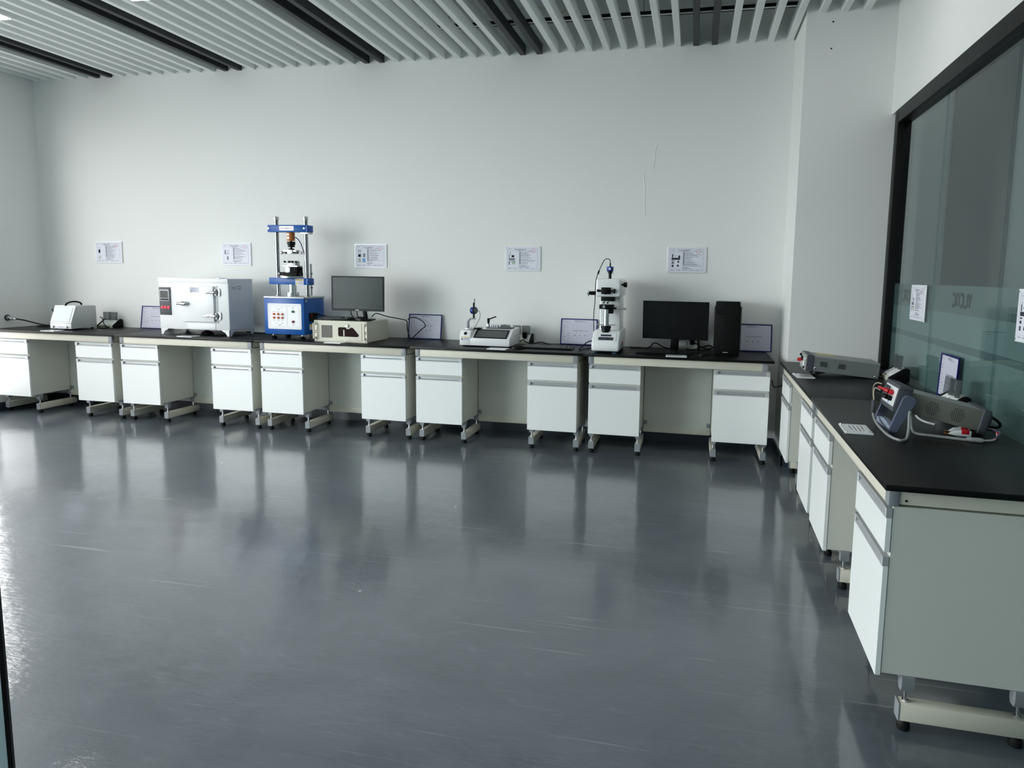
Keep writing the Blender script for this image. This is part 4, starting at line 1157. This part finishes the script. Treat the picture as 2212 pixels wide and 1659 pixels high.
MB(_dz).lathe((gx+0.035, gy+0.02, 0.158), (0, 0, 1), [(0.038, 0), (0.038, 0.006), (0.034, 0.008)], 'blackmatt', 24).build('round_plate', t)
MB(_dz).box((-0.035, 0.15, 0.160), (0.195, 0.27, 0.169), 'grey_dark', 0.001, 1).build('tray', t)
lx, ly = -0.022, 0.18
MB(_dz).box((lx-0.012, ly-0.012, 0.166), (lx+0.012, ly+0.012, 0.200), 'steel', 0.002).lathe((lx, ly, 0.198), (0, 0, 1), [(0.006, 0), (0.008, 0.012), (0.011, 0.022), (0.011, 0.048), (0.008, 0.052)], 'black', 14).tube([(lx, ly, 0.243), (lx+0.02, ly-0.003, 0.247), (lx+0.05, ly-0.006, 0.258), (lx+0.072, ly-0.008, 0.266)], 0.0055, 'black').build('clamp_lever', t)
fx = MB(_dz)
for k in range(4): fx.box((0.004+k*0.018, 0.16, 0.169), (0.014+k*0.018, 0.21, 0.192), 'steel', 0.002)
fx.box((-0.005, 0.16, 0.169), (0.075, 0.20, 0.174), 'steel')
fx.build('jaw_fixture', t)
cf = MB(_dz).box((0.086, 0.17, 0.169), (0.170, 0.23, 0.180), 'clear')
for k, h in enumerate((0.196, 0.190, 0.199, 0.192, 0.197, 0.189, 0.195)): cf.box((0.088+k*0.0117, 0.175, 0.180), (0.095+k*0.0117, 0.225, h), 'clear')
cf.build('clear_gear_block', t)
cord('console_cable', [(3.845, 0.47, H+0.03), (3.87, 0.50, H+0.04), (3.90, 0.49, H+0.02), (3.96, 0.50, H+0.012), (4.02, 0.56, H+0.02), (4.07, 0.55, H+0.01), (4.15, 0.45, H+0.008), (4.22, 0.32, H+0.010)], 0.0045, 'black', 'black cable behind the keyboard beside the dial gauge console')

# ------------------------------------------------------------------ hardness microscope
MX, MY = 4.672, 0.035
t = thing('hardness_microscope', 'white micro hardness tester with a blue camera on top and black turret', 'microscope', (MX, MY, H), 0.0)
for x in (-0.088, 0.075):
    for y in (0.04, 0.44): MB().lathe((x, y, 0), (0, 0, 1), [(0.024, 0), (0.026, 0.006), (0.018, 0.010), (0.008, 0.011), (0.008, 0.022)], 'teal', 16).build('foot', t)
prof = [(0.0, 0.020), (-0.004, 0.060), (0.012, 0.098), (0.085, 0.158), (0.110, 0.178), (0.50, 0.180), (0.505, 0.020)]
MB().prism(prof, 'x', -0.112, 0.112, 'whitep', 0.014, 3).build('base', t)
MB().prism([(-0.092, 0.165), (-0.082, 0.18), (-0.078, 0.50), (0.088, 0.50), (0.092, 0.18), (0.105, 0.165)], 'y', 0.235, 0.495, 'whitep', 0.012, 3).build('column', t)
MB().box((-0.098, 0.085, 0.455), (0.104, 0.50, 0.602), 'whitep', 0.018, 4).build('head', t)
TP = Matrix.Translation((0, 0.012, 0.098)) @ Matrix.Rotation(math.atan2(0.060, 0.073), 4, 'X')
MB(TP).box((-0.078, 0.006, -0.001), (0.080, 0.088, 0.003), 'acrylic', 0.001, 1).build('key_plate', t)
MB(TP).box((-0.045, 0.058, 0.0031), (0.042, 0.078, 0.0045), 'cam_blue').box((-0.044, 0.060, 0.0046), (0.041, 0.076, 0.0050), 'lcd_dark').build('display', t)
kp = MB(TP).box((-0.060, 0.014, 0.0031), (0.062, 0.048, 0.0040), 'ink_dark')
for k in range(6):
    if k != 3: kp.box((-0.056+k*0.020, 0.018, 0.0041), (-0.042+k*0.020, 0.030, 0.0048), 'grey_dark').box((-0.056+k*0.020, 0.033, 0.0041), (-0.042+k*0.020, 0.044, 0.0048), 'grey_dark')
kp.build('keypad', t)
SX, SY = -0.012, 0.125
MB().lathe((SX, SY, 0.166), (0, 0, 1), [(0.040, 0), (0.040, 0.004), (0.037, 0.006), (0.037, 0.030), (0.041, 0.032), (0.041, 0.050), (0.030, 0.053)], 'black', 28).build('elevation_ring', t)
MB().cyl((SX-0.080, SY, 0.226), (SX+0.078, SY, 0.226), 0.004, 'steel', n=10).build('hand_bar', t)
MB().cyl((SX, SY, 0.215), (SX, SY, 0.352), 0.021, 'chrome', n=28).build('spindle', t)
xs_ = MB().box((-0.066, SY-0.045, 0.356), (0.048, SY+0.045, 0.392), 'black', 0.003).box((-0.03, SY-0.01, 0.318), (0.042, SY+0.06, 0.356), 'black', 0.002)
xo = xs_.build('stage', t)
MB().cyl((-0.026, SY-0.045, 0.376), (-0.026, SY-0.060, 0.376), 0.012, 'steel').cyl((0.048, SY, 0.362), (0.072, SY, 0.362), 0.009, 'black').cyl((0.072, SY, 0.362), (0.142, SY, 0.361), 0.0085, 'steel').cyl((0.142, SY, 0.361), (0.150, SY, 0.361), 0.006, 'steel').build('micrometer', xo)
tu = MB().box((-0.056, SY-0.03, 0.420), (0.055, SY+0.06, 0.458), 'black', 0.006)
to = tu.build('turret', t)
for x in (-0.034, -0.002): MB().lathe((x, SY-0.02, 0.420), (0, 0, -1), [(0.013, 0), (0.013, 0.006), (0.008, 0.014), (0.006, 0.020)], 'chrome', 16).build('objective', to)
ey = MB().box((-0.050, 0.062, 0.478), (0.025, 0.088, 0.532), 'black', 0.004).lathe((-0.014, 0.062, 0.498), (0, -1, -0.1), [(0.020, 0), (0.022, 0.012), (0.018, 0.02), (0.012, 0.021)], 'black', 20)
ey.cyl((-0.072, 0.075, 0.505), (-0.05, 0.075, 0.505), 0.007, 'black').cyl((-0.086, 0.075, 0.505), (-0.068, 0.075, 0.505), 0.011, 'black').cyl((0.025, 0.075, 0.503), (0.045, 0.075, 0.503), 0.009, 'black').lathe((0.042, 0.075, 0.503), (1, 0, 0), [(0.012, 0), (0.018, 0.012), (0.018, 0.022)], 'black', 16)
ey.build('eyepiece', t)
MB().cyl((-0.098, 0.16, 0.482), (-0.150, 0.14, 0.482), 0.016, 'black').cyl((-0.145, 0.14, 0.482), (-0.165, 0.135, 0.482), 0.013, 'black').build('lamp_knob', t)
MB().lathe((-0.160, 0.138, 0.482), (-1, -0.05, 0), [(0.027, 0), (0.027, 0.006), (0.012, 0.008), (0.012, 0.014)], 'chrome', 20).build('knob_disc', t)
MB().cyl((0.104, 0.16, 0.555), (0.122, 0.16, 0.555), 0.009, 'black').lathe((0.120, 0.16, 0.555), (1, 0, 0), [(0.019, 0), (0.019, 0.012), (0.022, 0.014), (0.022, 0.026), (0.018, 0.028)], 'black', 18).build('focus_knob', t)
CX_, CY_ = 0.005, 0.17
MB().cyl((CX_, CY_, 0.600), (CX_, CY_, 0.645), 0.0125, 'black').lathe((CX_, CY_, 0.642), (0, 0, 1), [(0.013, 0), (0.016, 0.003), (0.016, 0.012), (0.024, 0.018), (0.024, 0.022)], 'black', 20).cyl((CX_+0.012, CY_, 0.648), (CX_+0.030, CY_, 0.648), 0.004, 'steel', n=8).build('camera_tube', t)
MB().lathe((CX_, CY_, 0.664), (0, 0, 1), [(0.026, 0), (0.0275, 0.003), (0.0275, 0.034), (0.024, 0.037)], 'cam_blue', 24).lathe((CX_, CY_-0.0276, 0.682), (0, -1, 0), [(0.009, 0), (0.009, 0.001)], 'acrylic', 16).build('camera', t)
cb = MB().tube([(CX_, CY_, 0.700), (CX_, CY_, 0.730), (CX_-0.004, CY_, 0.752), (CX_-0.022, CY_+0.005, 0.764), (CX_-0.050, CY_+0.01, 0.752), (CX_-0.075, CY_+0.02, 0.710), (CX_-0.105, CY_+0.03, 0.640), (CX_-0.122, CY_+0.05, 0.585), (CX_-0.130, CY_+0.07, 0.50), (CX_-0.134, CY_+0.09, 0.40), (CX_-0.144, CY_+0.11, 0.28), (CX_-0.142, CY_+0.12, 0.15), (CX_-0.136, CY_+0.12, 0.03), (CX_-0.10, CY_+0.14, 0.008)], 0.0032, 'blackmatt')
cb.cyl((CX_-0.094, CY_+0.025, 0.668), (CX_-0.105, CY_+0.03, 0.638), 0.007, 'black', n=10).cyl((CX_, CY_, 0.700), (CX_, CY_, 0.728), 0.006, 'black', n=10)
cb.build('camera_cable', t)
MB().box((0.112, 0.22, 0.050), (0.120, 0.25, 0.080), 'red', 0.002).build('power_switch', t)
MB().cyl((0.112, 0.15, 0.065), (0.124, 0.15, 0.065), 0.009, 'steel').build('side_socket', t)
MB().tube([(x-MX, y-MY, z) for x, y, z in ((4.567, 0.20, 0.085), (4.54, 0.20, 0.085), (4.50, 0.21, 0.072), (4.46, 0.20, 0.035), (4.435, 0.19, 0.009), (4.47, 0.26, 0.008), (4.52, 0.36, 0.008), (4.58, 0.50, 0.008))], 0.005, 'black').build('supply_cable', t)
cord('desk_cable', [(4.83, 0.50, H+0.007), (4.92, 0.48, H+0.008), (4.97, 0.46, H+0.01), (5.01, 0.46, H+0.03), (5.03, 0.48, H+0.055), (5.06, 0.49, H+0.055), (5.10, 0.51, H+0.03), (5.15, 0.525, H+0.012), (5.22, 0.525, H+0.012)], 0.005, 'black', 'black cable looping on the worktop left of the wide monitor foot')
cord('tower_cable', [(5.36, 0.545, H+0.068), (5.40, 0.52, H+0.055), (5.43, 0.50, H+0.04), (5.47, 0.50, H+0.02), (5.50, 0.52, H+0.018), (5.53, 0.55, H+0.03), (5.50, 0.56, H+0.045), (5.44, 0.54, H+0.03), (5.38, 0.50, H+0.012), (5.30, 0.51, H+0.008)], 0.005, 'black', 'black cables curling between the wide monitor and the computer tower')

# ------------------------------------------------------------------ computer tower
t = thing('computer_tower', 'black computer tower with a brushed front beside the wide monitor', 'computer', (5.628, 0.272, H), -0.10)
MB().box((-0.094, 0.03, 0.012), (0.094, 0.325, 0.432), 'alu', 0.002, 1).build('case', t)
for s in (-1, 1): MB().box((s*0.0942, 0.032, 0.018), (s*0.1005, 0.32, 0.385), 'black', 0.002, 1).build('side_panel', t)
MB().prism([(-0.102, 0.0), (-0.104, 0.39), (-0.097, 0.400), (-0.094, 0.436), (0.094, 0.436), (0.097, 0.400), (0.104, 0.39), (0.102, 0.0)], 'y', 0.0, 0.032, 'blackmatt', 0.005).build('front_panel', t)
MB().box((-0.088, -0.002, 0.330), (0.086, 0.0, 0.378), 'black', 0.001, 1).build('drive_cover', t)
pt = MB()
for x in (-0.045, -0.020, 0.0, 0.020, 0.048, 0.066): pt.box((x-0.006, -0.0015, 0.403), (x+0.006, 0.0, 0.410), 'black')
pt.build('front_ports', t)
MB().box((-0.026, -0.0015, 0.020), (0.014, 0.0, 0.026), 'alu').build('badge', t)
rb = MB()
for k in range(9): rb.box((-0.08+k*0.02-0.0012, -0.0006, 0.05), (-0.08+k*0.02+0.0012, 0.0, 0.318), 'rubber')
rb.build('brushed_ribs', t)
for x in (-0.08, 0.08):
    for y in (0.05, 0.29): MB().cyl((x, y, 0), (x, y, 0.0125), 0.014, 'rubber').build('foot', t)
cord('dangling_wire', [(5.985, 0.18, 0.665), (6.0, 0.20, 0.615), (6.03, 0.20, 0.612), (6.055, 0.17, 0.63), (6.09, 0.09, 0.675)], 0.004, 'black', 'thin dark wire hanging in the gap between the two bench runs')

# ------------------------------------------------------------------ right-hand run: grey bench meter
T_ = R(4.9)
t = thing('bench_meter', 'grey bench meter tilted up on a black front foot', 'test instrument', RW(0.519, 0.6, H), -RA)
# local frame: x towards the glass, -y towards the door; pivot at the lower back edge
TT = Matrix.Rotation(T_, 4, 'Y')
yn, yf_ = -0.12, 0.115
MB(TT).box((-0.42, yn, 0.0), (0.0, yf_, 0.098), 'meter_side', 0.002, 1).build('case', t)
MB(TT).box((-0.419, yn+0.0005, 0.0975), (-0.001, yf_-0.0005, 0.0995), 'meter_top').box((-0.42, yn-0.0008, 0.094), (0.0, yn+0.01, 0.0998), 'meter_top').build('lid', t)
fp = MB(TT).box((-0.442, yn-0.004, -0.003), (-0.4, yf_+0.004, 0.103), 'grey_dark', 0.002, 1)
fpo = fp.build('front_bezel', t)
fc = MB(TT)
fc.box((-0.446, yn-0.003, -0.002), (-0.442, yf_+0.003, 0.102), 'meter_top', 0.001, 1)
fc.box((-0.4475, -0.03, 0.018), (-0.446, yf_-0.02, 0.085), 'acrylic').box((-0.4485, -0.005, 0.045), (-0.4474, yf_-0.03, 0.078), 'black')
for y in (-0.055, -0.075): fc.cyl((-0.446, y, 0.07), (-0.452, y, 0.07), 0.008, 'acrylic', n=10)
fc.tube([(-0.447, -0.05, 0.055), (-0.452, -0.085, 0.050), (-0.452, -0.09, 0.025)], 0.006, 'acrylic')
fc.cyl((-0.446, -0.08, 0.014), (-0.454, -0.08, 0.014), 0.007, 'black', n=10)
fc.build('front_panel', fpo)
MB(TT).lathe((-0.446, yf_-0.035, 0.045), (-1, 0, 0), [(0.012, 0), (0.012, 0.02), (0.009, 0.026)], 'red', 14).build('red_terminal', fpo)
MB(TT).lathe((-0.446, yf_-0.030, 0.080), (-1, 0, 0), [(0.009, 0), (0.009, 0.012)], 'black', 14).build('black_terminal', fpo)
vt = MB(TT)
for x0 in (-0.355, -0.245):
    for k in range(6): vt.box((x0+k*0.0075, yn-0.001, 0.035), (x0+k*0.0075+0.003, yn+0.002, 0.068), 'black')
vt.build('side_vents', t)
for x, z in ((-0.385, 0.022), (-0.022, 0.014)): MB(TT).lathe((x, yn, z), (0, -1, 0), [(0.006, 0), (0.006, 0.002), (0.003, 0.004)], 'chrome', 12).build('case_screw', t)
MB(TT).box((-0.37, 0.02, 0.0996), (-0.24, 0.07, 0.1000), 'yellow').build('top_label', t)
for y in (-0.08, 0.075):
    zt_ = 0.335*math.sin(T_)
    MB().box((-0.375, y-0.012, zt_-0.012), (-0.315, y+0.012, zt_+0.003), 'rubber', 0.002).prism([(-0.352, zt_-0.008), (-0.328, zt_-0.008), (-0.372, 0.0), (-0.390, 0.0)], 'y', y-0.010, y+0.010, 'rubber').build('front_foot', t)
cord('meter_cable', [RW(0.52, 0.55, H+0.045), RW(0.535, 0.55, H+0.04), RW(0.545, 0.56, H+0.02), RW(0.548, 0.60, H+0.008), RW(0.546, 0.68, H+0.008)], 0.006, 'grey_dark', 'grey cable behind the tilted grey meter running to its bench socket')

# ------------------------------------------------------------------ right-hand run: handled component meter
T2 = R(12.8)
t = thing('component_meter', 'taupe component meter propped on its dark handle with hexagonal side vents', 'test instrument', RW(0.541, 2.143, H), -RA)
TT = Matrix.Translation((0, 0, 0.019)) @ Matrix.Rotation(T2, 4, 'Y')
yn, yf_ = -0.087, 0.087
MB(TT).box((-0.312, yn, 0.0), (0.0, yf_, 0.087), 'taupe', 0.004).build('case', t)
MB(TT).box((-0.312, yn+0.006, 0.0865), (-0.004, yf_-0.006, 0.0885), 'meter_top', 0.001, 1).build('lid', t)
rbp = MB(TT).box((-0.004, yn-0.004, -0.0120), (0.030, yf_+0.004, 0.095), 'grey_dark', 0.006, 3)
rbo = rbp.build('rear_bumper', t)
MB(TT).box((0.03, -0.045, 0.03), (0.055, -0.028, 0.075), 'grey_dark', 0.003).box((0.03, 0.085, 0.03), (0.055, 0.102, 0.075), 'grey_dark', 0.003).build('cord_hook', rbo)
TT = TT @ Matrix.Translation((0.025, 0, 0))
fb = MB(TT)
fb.box((-0.365, yn-0.020, -0.010), (-0.310, yf_+0.016, 0.010), 'grey_dark', 0.004).box((-0.365, yn-0.020, 0.088), (-0.310, yf_+0.016, 0.104), 'grey_dark', 0.004)
fb.box((-0.365, yn-0.020, 0.008), (-0.310, yn-0.004, 0.090), 'grey_dark', 0.004).box((-0.365, yf_+0.001, 0.008), (-0.310, yf_+0.016, 0.090), 'grey_dark', 0.004)
fbo = fb.build('front_bumper', t)
TT = TT @ Matrix.Translation((-0.0125, 0, 0))
fa = MB(TT).box((-0.350, yn-0.006, 0.009), (-0.315, yf_+0.003, 0.089), 'whitep')
fa.box((-0.3515, 0.020, 0.030), (-0.350, 0.110, 0.080), 'lcd_dark').box((-0.3525, 0.034, 0.036), (-0.3514, 0.100, 0.074), 'grey_dark')
for k in range(3): fa.box((-0.352, -0.048+k*0.018, 0.068), (-0.350, -0.036+k*0.018, 0.078), 'acrylic')
fa.box((-0.3512, 0.035, 0.013), (-0.350, 0.085, 0.021), 'paper2').box((-0.3515, -0.012, 0.013), (-0.350, 0.0, 0.025), 'ink_blue').box((-0.352, 0.045, 0.024), (-0.350, 0.09, 0.030), 'meter_top')
rg = random.Random(8)
fa.build('front_panel', fbo)
for z, m_, nm in ((0.062, 'red', 'red_plug'), (0.036, 'black', 'black_plug')):
    MB(TT).box((-0.366, -0.048, z-0.010), (-0.35, 0.0, z+0.010), m_, 0.003).lathe((-0.366, -0.024, z), (-0.75, 0.65, 0.12), [(0.010, 0), (0.010, 0.016), (0.007, 0.020), (0.005, 0.048)], m_, 12).build(nm, fbo)
TT = TT @ Matrix.Translation((-0.0125, 0, 0))
hx = MB(TT)
for cx in (-0.190, -0.092):
    for r in range(-3, 4):
        n = 7-abs(r)
        for k in range(n):
            u = cx+(k-(n-1)/2)*0.0088; v = 0.044+r*0.0080
            hx.cyl((u, yn-0.0006, v), (u, yn+0.002, v), 0.0023, 'rubber', n=8)
hx.build('side_vents', t)
# carrying handle used as a prop: pivots on both sides behind the front bumper
pv = TT @ Vector((-0.295, 0, 0.050)); px, pz = pv.x, pv.z
ex, ez = -0.326, 0.0
ya, yb_ = yn-0.040, yf_+0.040
ang = math.atan2(ez-pz, ex-px); ux, uz = math.cos(ang), math.sin(ang); nx, nz = -uz, ux
for y0 in (ya, yb_-0.019):
    arc_ = [(px+0.025*math.cos(ang+R(90+180*k/10)), pz+0.025*math.sin(ang+R(90+180*k/10))) for k in range(11)]
    poly = arc_+[(ex-0.012, ez+0.030), (ex-0.018, ez+0.010), (ex-0.014, ez), (ex+0.002, ez), (ex+0.012, ez+0.006), (ex+0.022, ez+0.030)]
    MB().prism([(x, z) for x, z in poly], 'y', y0, y0+0.019, 'handle_blue').build('handle_arm', t)
n = 12
top = [(ya+0.019+(yb_-ya-0.038)*k/n, ez+0.020+0.015*math.sin(math.pi*k/n)) for k in range(n+1)]
MB().prism([(ya+0.019, ez), (yb_-0.019, ez)]+list(reversed(top)), 'x', ex-0.012, ex+0.008, 'handle_light').build('handle_grip', t)
# leads
P0 = lambda dx, dy, z: RW(dx, dy, H+z)
t = thing('test_lead', 'thick grey test lead with red clips looping in front of the handled meter', 'test lead', P0(0.180, 2.06, 0.0))
oo = Vector(t.location)
def lead(name, pts, r, m_): return MB().tube([p-oo for p in pts], r, m_).build(name, t)
lead('cord', [P0(0.180, 2.06, 0.042), P0(0.178, 2.10, 0.020), P0(0.174, 2.20, 0.008), P0(0.172, 2.34, 0.006), P0(0.190, 2.42, 0.006), P0(0.222, 2.41, 0.007), P0(0.25, 2.34, 0.03), P0(0.260, 2.30, 0.085), P0(0.266, 2.287, 0.095), P0(0.272, 2.283, 0.075), P0(0.276, 2.284, 0.035), P0(0.292, 2.286, 0.008), P0(0.34, 2.305, 0.006), P0(0.40, 2.325, 0.006), P0(0.46, 2.345, 0.006)], 0.0055, 'cord_grey')
MB().prism([(-0.012, 0.040), (-0.016, 0.068), (-0.013, 0.100), (0.013, 0.100), (0.016, 0.068), (0.012, 0.040)], 'x', -0.007, 0.007, 'grey_dark', 0.004).build('splitter_sleeve', t)
lead('black_plug_wire', [P0(0.180, 2.065, 0.10), P0(0.177, 2.062, 0.125), P0(0.176, 2.075, 0.150), P0(0.180, 2.09, 0.157), P0(0.193, 2.105, 0.150)], 0.0022, 'cord_tan')
lead('red_plug_wire', [P0(0.181, 2.05, 0.10), P0(0.177, 2.05, 0.135), P0(0.174, 2.07, 0.166), P0(0.183, 2.09, 0.180), P0(0.196, 2.11, 0.180)], 0.0022, 'cord_tan')
sp_ = P0(0.46, 2.345, 0.0)-oo
MB(Matrix.Translation(sp_) @ Matrix.Rotation(-RA-0.25, 4, 'Z')).lathe((0, 0, 0.010), (1, 0, 0), [(0.006, 0), (0.008, 0.004), (0.008, 0.012), (0.0095, 0.014), (0.0095, 0.050), (0.008, 0.056)], 'cord_grey', 14).build('strain_relief', t)
for k, (m_, off) in enumerate((('acrylic', 0.0), ('red', 0.006), ('handle_blue', 0.012))):
    lead('clip_wire', [P0(0.510, 2.36-off*0.3, 0.010), P0(0.56, 2.335-off, 0.010), P0(0.60+off, 2.26, 0.012+off), P0(0.615-off, 2.20, 0.022), P0(0.60, 2.165+off, 0.020), P0(0.565, 2.17+off, 0.014), P0(0.535-k*0.008, 2.20+off*1.4, 0.014)], 0.0028, m_)
def clip(loc, rz):
    T = Matrix.Translation(loc-oo) @ Matrix.Rotation(rz, 4, 'Z')
    c = MB(T).prism([(-0.050, 0.006), (-0.030, 0.020), (0.0, 0.026), (0.032, 0.024), (0.032, 0.0), (-0.020, 0.0)], 'y', -0.008, 0.008, 'acrylic', 0.002).build('clip', t)
    MB(T).box((-0.004, -0.0098, 0.010), (0.024, 0.0098, 0.0285), 'red', 0.002).build('red_sleeve', c)
    MB(T).cyl((-0.066, 0, 0.006), (-0.048, 0, 0.006), 0.002, 'copper', n=8).build('tip', c)
    MB(T).box((0.032, -0.007, 0.004), (0.050, 0.007, 0.022), 'black', 0.002).build('boot', c)
clip(P0(0.485, 2.215, 0.006), -RA+0.08)
clip(P0(0.475, 2.255, 0.0005), -RA-0.12)
cord('mains_cable', [RW(0.632, 2.06, H+0.050), RW(0.650, 2.09, H+0.050), RW(0.672, 2.10, H+0.03), RW(0.668, 2.09, H+0.012), RW(0.645, 2.05, H+0.007), RW(0.632, 1.96, H+0.007)], 0.006, 'black', 'black mains cable looping out behind the handled meter')
cord('white_cable', [RW(0.53, 1.62, H+0.02), RW(0.46, 1.75, H+0.007), RW(0.405, 1.90, H+0.006), RW(0.40, 2.02, H+0.006), RW(0.43, 2.08, H+0.006)], 0.005, 'acrylic', 'white cable curving out from under the handled meter')
